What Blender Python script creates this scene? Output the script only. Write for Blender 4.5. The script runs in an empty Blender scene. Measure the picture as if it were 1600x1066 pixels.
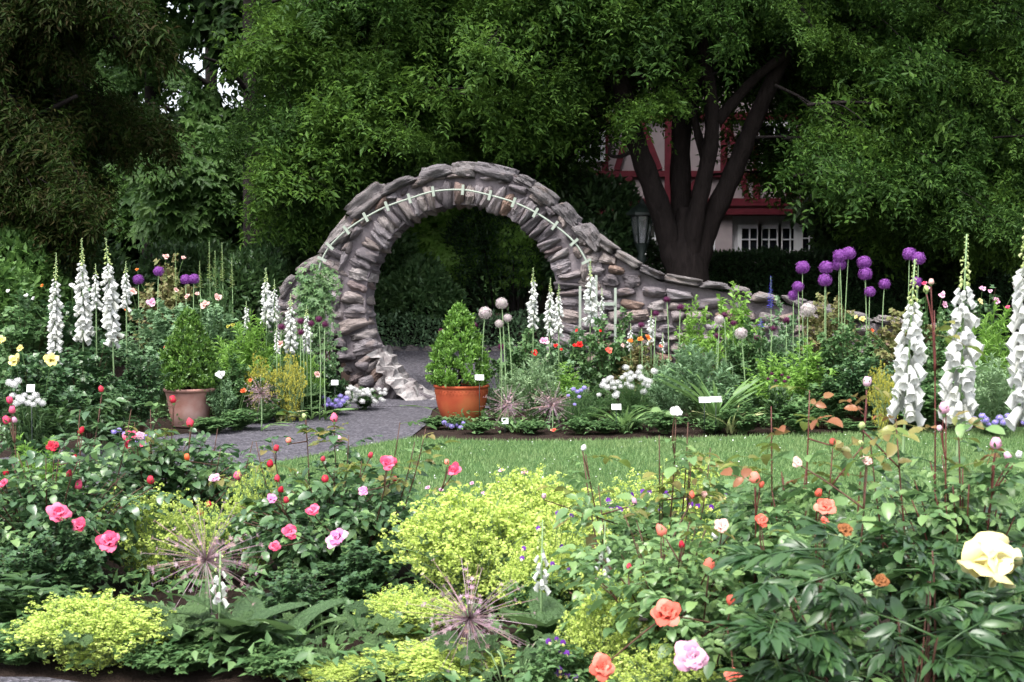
import bpy, math, random
import numpy as np
from mathutils import Vector, Matrix
from mathutils.geometry import tessellate_polygon

RS = np.random.default_rng(11)
random.seed(11)
SC = bpy.context.scene
COL = SC.collection

# ------------------------------------------------------------------ camera, world, sun, exposure
FPX, EYE = 2300.0, 1.5
PITCH = math.atan(103.0 / FPX)
cam = bpy.data.cameras.new('camera')
cam_o = bpy.data.objects.new('camera', cam)
COL.objects.link(cam_o)
cam.sensor_width = 36.0
cam.lens = 36.0 * FPX / 1600.0
cam.clip_start = 0.1
cam.clip_end = 600.0
cam_o.location = (0, 0, EYE)
cam_o.rotation_euler = (math.pi / 2 - PITCH, 0, 0)
cam.dof.use_dof = True
cam.dof.focus_distance = 13.0
cam.dof.aperture_fstop = 8.0
SC.camera = cam_o

SUN_ELEV, SUN_AZ = math.radians(62), math.radians(205)   # behind the camera, a little to the left
world = bpy.data.worlds.new('World')
SC.world = world
world.use_nodes = True
nt = world.node_tree
sky = nt.nodes.new('ShaderNodeTexSky')
sky.sky_type = 'NISHITA'
sky.sun_disc = False
sky.sun_elevation = SUN_ELEV
sky.sun_rotation = SUN_AZ
sky.dust_density = 4.0
sky.air_density = 1.0
hs = nt.nodes.new('ShaderNodeHueSaturation')
hs.inputs['Saturation'].default_value = 0.38
nt.links.new(sky.outputs[0], hs.inputs['Color'])
nt.links.new(hs.outputs[0], nt.nodes['Background'].inputs['Color'])
nt.nodes['Background'].inputs['Strength'].default_value = 0.15

sun = bpy.data.lights.new('sun', 'SUN')
sun.energy = 1.5
sun.angle = math.radians(25)
sun.color = (1.0, 0.97, 0.93)
sun_o = bpy.data.objects.new('sun', sun)
COL.objects.link(sun_o)
sd = Vector((math.sin(SUN_AZ) * math.cos(SUN_ELEV), math.cos(SUN_AZ) * math.cos(SUN_ELEV), math.sin(SUN_ELEV)))
sun_o.rotation_euler = sd.to_track_quat('Z', 'Y').to_euler()
sun_o.location = (0, -5, 20)

SC.view_settings.view_transform = 'Standard'
SC.view_settings.look = 'None'
SC.view_settings.exposure = 1.65
SC.view_settings.gamma = 1.0
SC.view_settings.use_curve_mapping = False
SC.render.engine = 'CYCLES'
SC.cycles.max_bounces = 5
SC.cycles.diffuse_bounces = 3
SC.cycles.glossy_bounces = 2
SC.cycles.transmission_bounces = 3
SC.cycles.transparent_max_bounces = 4
SC.cycles.use_denoising = True
SC.cycles.caustics_reflective = False
SC.cycles.caustics_refractive = False

# ------------------------------------------------------------------ measuring helpers
cp, sp = math.cos(PITCH), math.sin(PITCH)
def ray(px, py):
    xc, yc = (px - 800.0) / FPX, (533.0 - py) / FPX
    return np.array([xc, cp + yc * sp, -sp + yc * cp])
def at(px, py, d):
    """the point d metres in front that shows at this place in the photograph"""
    r = ray(px, py)
    return np.array([0, 0, EYE]) + r * (d / r[1])
def gnd(px, py, z=0.0):
    r = ray(px, py)
    return np.array([0, 0, EYE]) + r * ((z - EYE) / r[2])
def terrain(y):
    return float(np.interp(y, [18.2, 22.2], [0.0, 0.42]))
def spot(px, d):
    """ground point under a column of the photograph, d metres away"""
    p = at(px, 620, d)
    return np.array([p[0], d, terrain(d)])
def zat(py, d):
    return at(800, py, d)[2]

# ------------------------------------------------------------------ mesh helpers
def new_mesh(name, V, F, mats, fm=None, smooth=True):
    V = np.asarray(V, dtype=np.float32); F = np.asarray(F, dtype=np.int32)
    me = bpy.data.meshes.new(name)
    me.vertices.add(len(V)); me.vertices.foreach_set('co', V.ravel())
    k = F.shape[1]
    me.loops.add(F.size); me.loops.foreach_set('vertex_index', F.ravel())
    me.polygons.add(len(F)); me.polygons.foreach_set('loop_start', np.arange(0, F.size, k, dtype=np.int32))
    if fm is not None:
        me.polygons.foreach_set('material_index', np.asarray(fm, dtype=np.int32))
    me.polygons.foreach_set('use_smooth', np.full(len(F), smooth, dtype=bool))
    for m in (mats if isinstance(mats, (list, tuple)) else [mats]):
        me.materials.append(m)
    me.update(calc_edges=True)
    return me
def link(name, me, parent=None, loc=None, mat4=None, scale=None, rotz=None):
    o = bpy.data.objects.new(name, me)
    COL.objects.link(o)
    if parent is not None:
        o.parent = parent
    if mat4 is not None:
        o.matrix_basis = mat4
    else:
        if loc is not None: o.location = [float(v) for v in loc]
        if scale is not None: o.scale = (scale,) * 3 if np.isscalar(scale) else [float(v) for v in scale]
        if rotz is not None: o.rotation_euler = (0, 0, float(rotz))
    return o
def tag(o, label=None, cat=None, group=None, kind=None):
    if label: o['label'] = label
    if cat: o['category'] = cat
    if group: o['group'] = group
    if kind: o['kind'] = kind
    return o
def thing(name, label, cat, loc, group=None, rotz=0.0):
    o = link(name, None, None, loc, rotz=rotz)
    o.empty_display_size = 0.1
    return tag(o, label, cat, group)
def cat(parts):
    """join (V, F) or (V, F, material index) pieces of triangles"""
    Vs, Fs, Ms, off = [], [], [], 0
    for p in parts:
        V, F = np.asarray(p[0], float), np.asarray(p[1], int)
        if len(F) == 0: continue
        Vs.append(V); Fs.append(F + off); off += len(V)
        Ms.append(np.full(len(F), p[2] if len(p) > 2 else 0))
    return np.concatenate(Vs), np.concatenate(Fs), np.concatenate(Ms)
def quads(Q):
    Q = np.asarray(Q, int)
    return np.concatenate([Q[:, [0, 1, 2]], Q[:, [0, 2, 3]]])
def nrm(a):
    a = np.asarray(a, float)
    return a / (np.linalg.norm(a, axis=-1, keepdims=True) + 1e-9)
def frames(d, up):
    """matrices whose Y runs along d and whose Z leans to up"""
    y = nrm(d); x = np.cross(y, up); x = nrm(x); z = np.cross(x, y)
    return np.stack([x, y, z], axis=-1)
def scat(proto, M, T, S=None):
    V, F = proto
    n = len(T)
    if n == 0: return np.zeros((0, 3)), np.zeros((0, 3), int)
    P = np.einsum('nij,vj->nvi', M, V)
    if S is not None:
        P = P * np.asarray(S).reshape(n, 1, 1)
    P = P + T[:, None, :]
    FF = (F[None] + (np.arange(n) * len(V))[:, None, None]).reshape(-1, 3)
    return P.reshape(-1, 3), FF
def m4(R, t, s=1.0):
    M = np.eye(4); M[:3, :3] = np.asarray(R) * s; M[:3, 3] = t
    return Matrix(M.tolist())
def tube(pts, rad, sides=5, close=True):
    P = np.asarray(pts, float); n = len(P)
    R = np.full(n, rad) if np.isscalar(rad) else np.asarray(rad, float)
    T = nrm(np.gradient(P, axis=0))
    ref = np.array([1.0, 0, 0]) if abs(T[0][0]) < 0.8 else np.array([0, 1.0, 0])
    u = nrm(np.cross(T[0], ref)); rings = []
    a = np.linspace(0, 2 * np.pi, sides, endpoint=False)
    for i in range(n):
        u = nrm(u - T[i] * np.dot(u, T[i])); v = np.cross(T[i], u)
        rings.append(P[i] + R[i] * (np.cos(a)[:, None] * u + np.sin(a)[:, None] * v))
    V = np.concatenate(rings)
    Q = [[i * sides + j, i * sides + (j + 1) % sides, (i + 1) * sides + (j + 1) % sides, (i + 1) * sides + j]
         for i in range(n - 1) for j in range(sides)]
    F = quads(Q)
    if close:
        V = np.concatenate([V, P[[0, -1]]]); c0, c1 = len(V) - 2, len(V) - 1
        e = [[c0, (j + 1) % sides, j] for j in range(sides)] + [[c1, (n - 1) * sides + j, (n - 1) * sides + (j + 1) % sides] for j in range(sides)]
        F = np.concatenate([F, np.array(e)])
    return V, F
def bez(a, b, c, n=6):
    t = np.linspace(0, 1, n)[:, None]
    return (1 - t) ** 2 * np.asarray(a) + 2 * t * (1 - t) * np.asarray(b) + t * t * np.asarray(c)
def smoothline(pts, n):
    P = np.asarray(pts, float); s = np.linspace(0, len(P) - 1, n); out = []
    for t in s:
        i = min(int(t), len(P) - 2); f = t - i
        p0, p1, p2, p3 = P[max(i - 1, 0)], P[i], P[i + 1], P[min(i + 2, len(P) - 1)]
        out.append(0.5 * (2 * p1 + (p2 - p0) * f + (2 * p0 - 5 * p1 + 4 * p2 - p3) * f * f + (3 * p1 - p0 - 3 * p2 + p3) * f ** 3))
    return np.array(out)
def box(x0, x1, y0, y1, z0, z1):
    V = np.array([[x, y, z] for z in (z0, z1) for y in (y0, y1) for x in (x0, x1)], float)
    return V, quads([[0, 2, 3, 1], [4, 5, 7, 6], [0, 1, 5, 4], [2, 6, 7, 3], [0, 4, 6, 2], [1, 3, 7, 5]])
def lathe(prof, n=24):
    a = np.linspace(0, 2 * np.pi, n, endpoint=False); k = len(prof)
    V = np.array([[r * math.cos(t), r * math.sin(t), z] for r, z in prof for t in a])
    Q = [[i * n + j, i * n + (j + 1) % n, (i + 1) * n + (j + 1) % n, (i + 1) * n + j] for i in range(k - 1) for j in range(n)]
    return V, quads(Q)
def rotz(a):
    c, s = math.cos(a), math.sin(a)
    return np.array([[c, -s, 0], [s, c, 0], [0, 0, 1.0]])
def rotx(a):
    c, s = math.cos(a), math.sin(a)
    return np.array([[1.0, 0, 0], [0, c, -s], [0, s, c]])
def flat_poly(pts, z=0.0):
    P = [Vector((float(p[0]), float(p[1]), 0)) for p in pts]
    T = tessellate_polygon([P]); V = np.array([[p.x, p.y, z] for p in P]); F = np.array(T)
    a = V[F[:, 1]] - V[F[:, 0]]; b = V[F[:, 2]] - V[F[:, 0]]
    flip = (a[:, 0] * b[:, 1] - a[:, 1] * b[:, 0]) < 0
    F[flip] = F[flip][:, ::-1]
    return V, F

# ------------------------------------------------------------------ materials
def rgb(c): return (c[0], c[1], c[2], 1.0)
class NT:
    def __init__(s, name):
        s.m = bpy.data.materials.new(name); s.m.use_nodes = True
        s.t = s.m.node_tree; s.t.nodes.clear()
        s.out = s.n('ShaderNodeOutputMaterial')
    def n(s, t, **k):
        nd = s.t.nodes.new(t)
        for a, v in k.items(): setattr(nd, a, v)
        return nd
    def l(s, a, b): s.t.links.new(a, b)
    def ramp(s, fac, stops, interp='LINEAR'):
        r = s.n('ShaderNodeValToRGB'); e = r.color_ramp.elements; r.color_ramp.interpolation = interp
        while len(e) < len(stops): e.new(0.5)
        for q, (p, c) in zip(e, stops): q.position = p; q.color = rgb(c)
        s.l(fac, r.inputs[0]); return r.outputs[0]
    def noise(s, scale, detail=3.0, vec=None, rough=0.6):
        q = s.n('ShaderNodeTexNoise'); q.inputs['Scale'].default_value = scale; q.inputs['Detail'].default_value = detail
        q.inputs['Roughness'].default_value = rough
        if vec is not None: s.l(vec, q.inputs['Vector'])
        return q
    def mix(s, fac, a, b, mode='MIX'):
        q = s.n('ShaderNodeMix', data_type='RGBA', blend_type=mode)
        for sock, v in ((0, fac), (6, a), (7, b)):
            if hasattr(v, 'is_output'): s.l(v, q.inputs[sock])
            elif isinstance(v, (int, float)): q.inputs[sock].default_value = v
            else: q.inputs[sock].default_value = rgb(v)
        return q.outputs[2]
    def bsdf(s, col, rough=0.7, spec=0.3):
        b = s.n('ShaderNodeBsdfPrincipled')
        if hasattr(col, 'is_output'): s.l(col, b.inputs['Base Color'])
        else: b.inputs['Base Color'].default_value = rgb(col)
        b.inputs['Roughness'].default_value = rough
        b.inputs['Specular IOR Level'].default_value = spec
        return b
    def bump(s, b, h, strength=0.5, dist=0.02):
        q = s.n('ShaderNodeBump'); q.inputs['Strength'].default_value = strength; q.inputs['Distance'].default_value = dist
        s.l(h, q.inputs['Height']); s.l(q.outputs[0], b.inputs['Normal'])
    def done(s, sh): s.l(sh, s.out.inputs[0]); return s.m
    def coord(s, which='Object'): return s.n('ShaderNodeTexCoord').outputs[which]
def leaf_mat(name, stops, rough=0.45, spec=0.4, trans=0.3, tcol=None, relief=0.0):
    """leaf: colour drifts from leaf to leaf and from plant to plant, light shines through a little"""
    s = NT(name)
    g = s.n('ShaderNodeNewGeometry').outputs['Random Per Island']
    o = s.n('ShaderNodeObjectInfo').outputs['Random']
    a = s.n('ShaderNodeMath', operation='ADD'); s.l(g, a.inputs[0]); s.l(o, a.inputs[1])
    f = s.n('ShaderNodeMath', operation='FRACT'); s.l(a.outputs[0], f.inputs[0])
    k = len(stops)
    col = s.ramp(f.outputs[0], [(i / max(k - 1, 1), c) for i, c in enumerate(stops)])
    b = s.bsdf(col, rough, spec)
    if relief:
        nz = s.noise(9, 4, s.coord()); s.bump(b, nz.outputs[0], relief, 0.06)
        dk = s.mix(s.ramp(nz.outputs[0], [(.4, (0, 0, 0)), (.65, (.5, .5, .5))]), col, tuple(.62 * v for v in stops[0])); s.l(dk, b.inputs['Base Color'])
    t = s.n('ShaderNodeBsdfTranslucent')
    tc = s.mix(0.65, col, tcol if tcol else tuple(min(1, 1.6 * v) for v in stops[-1]))
    s.l(tc, t.inputs[0])
    m = s.n('ShaderNodeMixShader'); m.inputs[0].default_value = trans
    s.l(b.outputs[0], m.inputs[1]); s.l(t.outputs[0], m.inputs[2])
    return s.done(m.outputs[0])
def petal_mat(name, stops, trans=0.3, rough=0.6):
    return leaf_mat(name, stops, rough, 0.2, trans)
def plain(name, col, rough=0.6, spec=0.3, var=0.25, scale=20, metallic=0.0):
    s = NT(name)
    nz = s.noise(scale, 4, s.coord())
    dark = tuple(c * (1 - var) for c in col); lite = tuple(min(1, c * (1 + var)) for c in col)
    b = s.bsdf(s.ramp(nz.outputs[0], [(0.3, dark), (0.7, lite)]), rough, spec)
    b.inputs['Metallic'].default_value = metallic
    s.bump(b, nz.outputs[0], 0.25, 0.005)
    return s.done(b.outputs[0])
M = {}
def mat_soil():
    s = NT('soil'); c = s.coord(); n1 = s.noise(3, 6, c); n2 = s.noise(45, 5, c)
    col = s.mix(n2.outputs[0], s.ramp(n1.outputs[0], [(0.3, (0.018, 0.012, 0.01)), (0.7, (0.05, 0.033, 0.026))]), (0.03, 0.02, 0.016))
    b = s.bsdf(col, 0.95, 0.1); s.bump(b, n2.outputs[0], 0.9, 0.04); return s.done(b.outputs[0])
def mat_gravel():
    s = NT('gravel'); c = s.coord()
    v = s.n('ShaderNodeTexVoronoi'); v.inputs['Scale'].default_value = 42; s.l(c, v.inputs['Vector'])
    n = s.noise(1.3, 5, c); n2 = s.noise(150, 2, c)
    col = s.ramp(v.outputs['Color'], [(0.0, (0.018, 0.017, 0.022)), (0.5, (0.068, 0.064, 0.078)), (1.0, (0.19, 0.18, 0.205))])
    col = s.mix(0.35, col, s.ramp(n.outputs[0], [(0.3, (0.045, 0.042, 0.05)), (0.7, (0.09, 0.085, 0.10))]))
    b = s.bsdf(col, 0.85, 0.25); s.bump(b, v.outputs['Distance'], 0.8, 0.02); return s.done(b.outputs[0])
def mat_lawn():
    s = NT('lawn'); c = s.coord(); n1 = s.noise(1.1, 4, c); n2 = s.noise(60, 4, c)
    col = s.mix(n2.outputs[0], s.ramp(n1.outputs[0], [(0.3, (0.035, 0.085, 0.02)), (0.7, (0.06, 0.13, 0.035))]), (0.045, 0.10, 0.03))
    b = s.bsdf(col, 0.8, 0.2); s.bump(b, n2.outputs[0], 0.8, 0.03); return s.done(b.outputs[0])
def mat_bark(name, c0, c1, zs=0.25):
    s = NT(name); c = s.coord()
    mp = s.n('ShaderNodeMapping'); mp.inputs['Scale'].default_value = (1, 1, zs); s.l(c, mp.inputs[0])
    n1 = s.noise(14, 7, mp.outputs[0], .7); n2 = s.noise(2.5, 3, c)
    col = s.mix(n2.outputs[0], s.ramp(n1.outputs[0], [(0.35, c0), (0.65, c1)]), tuple(0.8 * v for v in c1))
    b = s.bsdf(col, 0.9, 0.15); s.bump(b, n1.outputs[0], 1.0, 0.05); return s.done(b.outputs[0])
def mat_stone(name, stops, lichen=0.3):
    s = NT(name); c = s.coord('Object')
    o = s.n('ShaderNodeObjectInfo').outputs['Random']
    ad = s.n('ShaderNodeVectorMath', operation='ADD'); s.l(c, ad.inputs[0])
    sc = s.n('ShaderNodeMath', operation='MULTIPLY'); s.l(o, sc.inputs[0]); sc.inputs[1].default_value = 40.0
    cb = s.n('ShaderNodeCombineXYZ'); [s.l(sc.outputs[0], cb.inputs[i]) for i in range(3)]; s.l(cb.outputs[0], ad.inputs[1])
    vec = ad.outputs[0]
    mp = s.n('ShaderNodeMapping'); mp.inputs['Scale'].default_value = (1, 1, 3.2); s.l(vec, mp.inputs[0])
    n1 = s.noise(3.0, 7, mp.outputs[0]); n2 = s.noise(9.0, 6, vec, 0.7); n3 = s.noise(1.6, 2, vec)
    base = s.ramp(o, stops, 'LINEAR')
    col = s.mix(s.ramp(n1.outputs[0], [(0.35, (0, 0, 0)), (0.65, (0.75, 0.75, 0.75))]), base, s.mix(0.5, base, (0.13, 0.115, 0.12)))
    col = s.mix(s.ramp(n3.outputs[0], [(0.56, (0, 0, 0)), (0.68, (0.4, 0.4, 0.4))]), col, (0.27, 0.20, 0.17))
    col = s.mix(s.ramp(n2.outputs[0], [(0.58, (0, 0, 0)), (0.70, (lichen, lichen, lichen))]), col, (0.46, 0.46, 0.45))
    b = s.bsdf(col, 0.9, 0.2)
    ht = s.n('ShaderNodeMath', operation='ADD'); s.l(n1.outputs[0], ht.inputs[0]); s.l(n2.outputs[0], ht.inputs[1])
    n4 = s.noise(26.0, 5, vec, 0.75); ht2 = s.n('ShaderNodeMath', operation='MULTIPLY_ADD'); s.l(n4.outputs[0], ht2.inputs[0]); ht2.inputs[1].default_value = 0.35; s.l(ht.outputs[0], ht2.inputs[2])
    s.bump(b, ht2.outputs[0], 1.0, 0.05)
    return s.done(b.outputs[0])
def mat_mortar(name, a, b_, sc=6):
    s = NT(name); c = s.coord(); n1 = s.noise(sc, 6, c); n2 = s.noise(50, 4, c)
    col = s.mix(0.25, s.ramp(n1.outputs[0], [(0.35, a), (0.65, b_)]), n2.outputs[0], 'OVERLAY')
    b = s.bsdf(col, 0.95, 0.1); s.bump(b, n2.outputs[0], 0.6, 0.02); return s.done(b.outputs[0])
def mat_pot(name, c0, c1, stain, amount):
    s = NT(name); c = s.coord(); n1 = s.noise(5, 6, c); n2 = s.noise(2.2, 5, c)
    col = s.ramp(n1.outputs[0], [(0.3, c0), (0.7, c1)])
    col = s.mix(s.ramp(n2.outputs[0], [(0.45, (0, 0, 0)), (0.7, (amount,) * 3)]), col, stain)
    b = s.bsdf(col, 0.75, 0.3); s.bump(b, n1.outputs[0], 0.3, 0.01); return s.done(b.outputs[0])

M['soil'] = mat_soil(); M['gravel'] = mat_gravel(); M['lawn'] = mat_lawn()
M['bark'] = mat_bark('bark', (0.006, 0.0045, 0.0045), (0.034, 0.026, 0.024))
M['bark2'] = mat_bark('bark_dark', (0.010, 0.008, 0.008), (0.026, 0.021, 0.02))
M['stone'] = mat_stone('stone', [(0.0, (0.12, 0.105, 0.115)), (0.2, (0.25, 0.22, 0.235)), (0.45, (0.35, 0.315, 0.335)), (0.65, (0.35, 0.285, 0.265)), (0.8, (0.44, 0.40, 0.40)), (0.92, (0.30, 0.19, 0.14)), (1.0, (0.20, 0.18, 0.205))])
M['capstone'] = mat_stone('capstone', [(0.0, (0.12, 0.11, 0.115)), (0.4, (0.22, 0.20, 0.20)), (0.7, (0.28, 0.25, 0.24)), (1.0, (0.17, 0.155, 0.165))], 0.6)
M['mortar'] = mat_mortar('mortar', (0.11, 0.095, 0.105), (0.20, 0.175, 0.185))
M['lime'] = mat_mortar('lime_mortar', (0.13, 0.11, 0.11), (0.36, 0.34, 0.335), 7)
M['mint'] = plain('mint_paint', (0.27, 0.31, 0.26), 0.6, 0.3, 0.12, 12)
M['plaster'] = plain('plaster', (0.32, 0.27, 0.285), 0.9, 0.1, 0.08, 3)
M['stucco'] = plain('stucco', (0.42, 0.36, 0.38), 0.9, 0.1, 0.1, 4)
M['timber'] = plain('red_timber', (0.11, 0.012, 0.022), 0.6, 0.3, 0.2, 8)
M['white'] = plain('white_paint', (0.78, 0.78, 0.82), 0.5, 0.3, 0.05, 8)
M['tagwhite'] = plain('white_plastic', (0.80, 0.80, 0.82), 0.4, 0.4, 0.04, 30)
M['tin'] = plain('roof_slate', (0.08, 0.07, 0.07), 0.8, 0.2, 0.2, 6)
M['iron'] = plain('dark_green_iron', (0.018, 0.028, 0.024), 0.45, 0.5, 0.3, 15)
s_ = NT('window_glass'); b_ = s_.bsdf((0.012, 0.014, 0.02), 0.06, 0.6); M['glass'] = s_.done(b_.outputs[0])
s_ = NT('lantern_glass'); b_ = s_.bsdf((0.75, 0.78, 0.8), 0.15, 0.5); b_.inputs['Transmission Weight'].default_value = 0.85; M['lglass'] = s_.done(b_.outputs[0])
M['pot_pink'] = mat_pot('weathered_terracotta', (0.30, 0.14, 0.11), (0.42, 0.23, 0.20), (0.48, 0.36, 0.34), 0.8)
M['pot_orange'] = mat_pot('orange_terracotta', (0.27, 0.042, 0.016), (0.37, 0.072, 0.026), (0.30, 0.16, 0.05), 0.5)
M['withered'] = plain('withered', (0.22, 0.09, 0.035), 0.8, 0.1, 0.3, 30)
M['cane'] = plain('rose_cane', (0.08, 0.036, 0.024), 0.6, 0.3, 0.3, 30)
M['redcane'] = plain('red_cane', (0.11, 0.03, 0.025), 0.5, 0.3, 0.3, 30)
M['gstem'] = plain('green_stem', (0.12, 0.21, 0.07), 0.6, 0.3, 0.25, 20)
M['palestem'] = plain('pale_stem', (0.20, 0.30, 0.14), 0.6, 0.3, 0.25, 20)
L = lambda n, st, **k: M.__setitem__(n, leaf_mat(n, st, **k))
L('rose_leaf', [(0.035, 0.082, 0.032), (0.06, 0.125, 0.048), (0.08, 0.155, 0.055), (0.045, 0.10, 0.045)], rough=0.33, spec=0.6, trans=0.2)
L('rose_leaf2', [(0.085, 0.165, 0.06), (0.14, 0.245, 0.085), (0.19, 0.30, 0.10), (0.11, 0.21, 0.085)], rough=0.36, spec=0.55, trans=0.28)
L('rose_young', [(0.16, 0.20, 0.05), (0.20, 0.15, 0.05), (0.24, 0.24, 0.06), (0.14, 0.22, 0.05)], rough=0.4, spec=0.5, trans=0.35)
L('rose_red', [(0.22, 0.08, 0.04), (0.30, 0.12, 0.05), (0.16, 0.14, 0.05)], rough=0.4, spec=0.5, trans=0.35)
L('garden_leaf', [(0.06, 0.125, 0.045), (0.10, 0.19, 0.068), (0.14, 0.24, 0.085), (0.075, 0.16, 0.062)], rough=0.45, spec=0.4, trans=0.3)
L('blue_leaf', [(0.085, 0.16, 0.08), (0.14, 0.24, 0.12), (0.18, 0.29, 0.15)], rough=0.5, spec=0.35, trans=0.28)
L('silver_leaf', [(0.16, 0.26, 0.13), (0.22, 0.33, 0.18), (0.27, 0.38, 0.2)], rough=0.6, spec=0.25, trans=0.28)
L('fresh_leaf', [(0.12, 0.25, 0.04), (0.18, 0.33, 0.06), (0.22, 0.38, 0.08)], rough=0.45, spec=0.35, trans=0.35)
L('olive_leaf', [(0.13, 0.15, 0.05), (0.18, 0.20, 0.07), (0.20, 0.16, 0.08)], rough=0.5, spec=0.3, trans=0.3)
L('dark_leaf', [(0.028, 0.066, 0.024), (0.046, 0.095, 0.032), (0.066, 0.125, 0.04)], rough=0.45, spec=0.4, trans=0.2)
L('box_leaf', [(0.06, 0.14, 0.02), (0.10, 0.22, 0.03), (0.17, 0.32, 0.05), (0.08, 0.18, 0.03)], rough=0.38, spec=0.45, trans=0.28)
L('box_leaf2', [(0.04, 0.10, 0.016), (0.07, 0.16, 0.024), (0.15, 0.27, 0.045), (0.05, 0.12, 0.02)], rough=0.38, spec=0.45, trans=0.25)
L('peony_leaf', [(0.022, 0.058, 0.02), (0.034, 0.082, 0.026), (0.052, 0.11, 0.03)], rough=0.36, spec=0.5, trans=0.2)
L('fox_leaf', [(0.06, 0.12, 0.045), (0.085, 0.155, 0.055), (0.11, 0.19, 0.065)], rough=0.5, spec=0.35, trans=0.2, relief=.8)
L('strap_leaf', [(0.08, 0.16, 0.05), (0.13, 0.23, 0.07), (0.16, 0.27, 0.09)], rough=0.45, spec=0.4, trans=0.3)
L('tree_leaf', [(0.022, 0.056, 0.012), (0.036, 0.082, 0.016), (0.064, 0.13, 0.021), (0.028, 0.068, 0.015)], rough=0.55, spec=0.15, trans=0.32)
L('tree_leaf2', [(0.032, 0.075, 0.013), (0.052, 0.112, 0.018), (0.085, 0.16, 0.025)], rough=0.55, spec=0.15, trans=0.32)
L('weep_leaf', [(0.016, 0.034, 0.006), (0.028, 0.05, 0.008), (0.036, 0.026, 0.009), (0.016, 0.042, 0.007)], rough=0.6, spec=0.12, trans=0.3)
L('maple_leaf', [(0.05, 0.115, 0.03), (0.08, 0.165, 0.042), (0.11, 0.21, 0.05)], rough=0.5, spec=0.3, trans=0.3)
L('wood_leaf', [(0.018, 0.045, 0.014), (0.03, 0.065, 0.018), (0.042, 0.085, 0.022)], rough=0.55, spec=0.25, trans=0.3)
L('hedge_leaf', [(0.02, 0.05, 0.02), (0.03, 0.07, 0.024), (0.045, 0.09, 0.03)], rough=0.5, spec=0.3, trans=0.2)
def mat_grass():
    s = NT('grass'); g = s.n('ShaderNodeNewGeometry').outputs['Random Per Island']; c = s.coord(); n1 = s.noise(.9, 5, c); n2 = s.noise(6, 3, c)
    a = s.ramp(g, [(0, (0.11, 0.20, 0.065)), (.5, (0.165, 0.27, 0.095)), (1, (0.21, 0.32, 0.13))])
    col = s.mix(s.ramp(n1.outputs[0], [(.42, (0, 0, 0)), (.62, (.6, .6, .6))]), a, (0.22, 0.30, 0.12)); col = s.mix(s.ramp(n2.outputs[0], [(.5, (0, 0, 0)), (.68, (.5, .5, .5))]), col, (0.08, 0.17, 0.055))
    b = s.bsdf(col, 0.5, 0.3); t = s.n('ShaderNodeBsdfTranslucent'); s.l(col, t.inputs[0]); m = s.n('ShaderNodeMixShader'); m.inputs[0].default_value = .3; s.l(b.outputs[0], m.inputs[1]); s.l(t.outputs[0], m.inputs[2])
    return s.done(m.outputs[0])
M['grass'] = mat_grass()
L('froth', [(0.40, 0.51, 0.10), (0.50, 0.60, 0.14), (0.59, 0.67, 0.21), (0.34, 0.47, 0.09)], rough=0.6, spec=0.2, trans=0.3)
L('gold', [(0.40, 0.36, 0.05), (0.48, 0.44, 0.09), (0.30, 0.34, 0.06)], rough=0.6, spec=0.2, trans=0.3)
L('fire', [(0.33, 0.20, 0.27), (0.42, 0.30, 0.36), (0.36, 0.22, 0.20), (0.48, 0.38, 0.43)], rough=0.7, spec=0.15, trans=0.15)
for n, st in {
    'pink': [(0.60, 0.035, 0.10), (0.70, 0.09, 0.19), (0.75, 0.22, 0.34)], 'rosepink': [(0.66, 0.18, 0.40), (0.74, 0.29, 0.52), (0.78, 0.42, 0.62)],
    'crimson': [(0.42, 0.012, 0.035), (0.52, 0.03, 0.06), (0.58, 0.07, 0.11)], 'coral': [(0.68, 0.09, 0.06), (0.75, 0.17, 0.12), (0.78, 0.29, 0.22)],
    'blush': [(0.70, 0.36, 0.33), (0.76, 0.47, 0.43), (0.78, 0.55, 0.50)], 'palepink': [(0.68, 0.29, 0.45), (0.74, 0.42, 0.56), (0.77, 0.52, 0.62)],
    'yellow': [(0.74, 0.62, 0.17), (0.78, 0.69, 0.28), (0.80, 0.72, 0.36)], 'cream': [(0.76, 0.64, 0.24), (0.80, 0.71, 0.36), (0.82, 0.76, 0.46)],
    'whitep': [(0.70, 0.70, 0.69), (0.74, 0.74, 0.73), (0.72, 0.70, 0.70)], 'red': [(0.60, 0.012, 0.012), (0.70, 0.03, 0.03)],
    'orange': [(0.70, 0.17, 0.03), (0.74, 0.27, 0.06)], 'poppy': [(0.80, 0.10, 0.03), (0.84, 0.20, 0.08)],
    'foxwhite': [(0.56, 0.57, 0.56), (0.62, 0.63, 0.62), (0.60, 0.61, 0.55)], 'foxbud': [(0.42, 0.50, 0.19), (0.52, 0.58, 0.29), (0.34, 0.44, 0.15)],
    'allium': [(0.16, 0.035, 0.22), (0.23, 0.065, 0.31), (0.30, 0.10, 0.38)], 'allium_dark': [(0.08, 0.012, 0.05), (0.13, 0.02, 0.08)],
    'allium_white': [(0.44, 0.42, 0.37), (0.54, 0.50, 0.49), (0.48, 0.38, 0.42)], 'ageratum': [(0.30, 0.24, 0.66), (0.40, 0.33, 0.76), (0.48, 0.42, 0.82)],
    'delph': [(0.07, 0.06, 0.55), (0.13, 0.10, 0.68)], 'viola': [(0.11, 0.02, 0.26), (0.17, 0.04, 0.36), (0.08, 0.015, 0.18)],
    'violaface': [(0.78, 0.60, 0.14), (0.82, 0.72, 0.52)], 'geranium': [(0.70, 0.35, 0.52), (0.78, 0.46, 0.60)], 'heuchera': [(0.45, 0.03, 0.07), (0.55, 0.06, 0.1)],
}.items(): M[n] = petal_mat(n, st)

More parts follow.
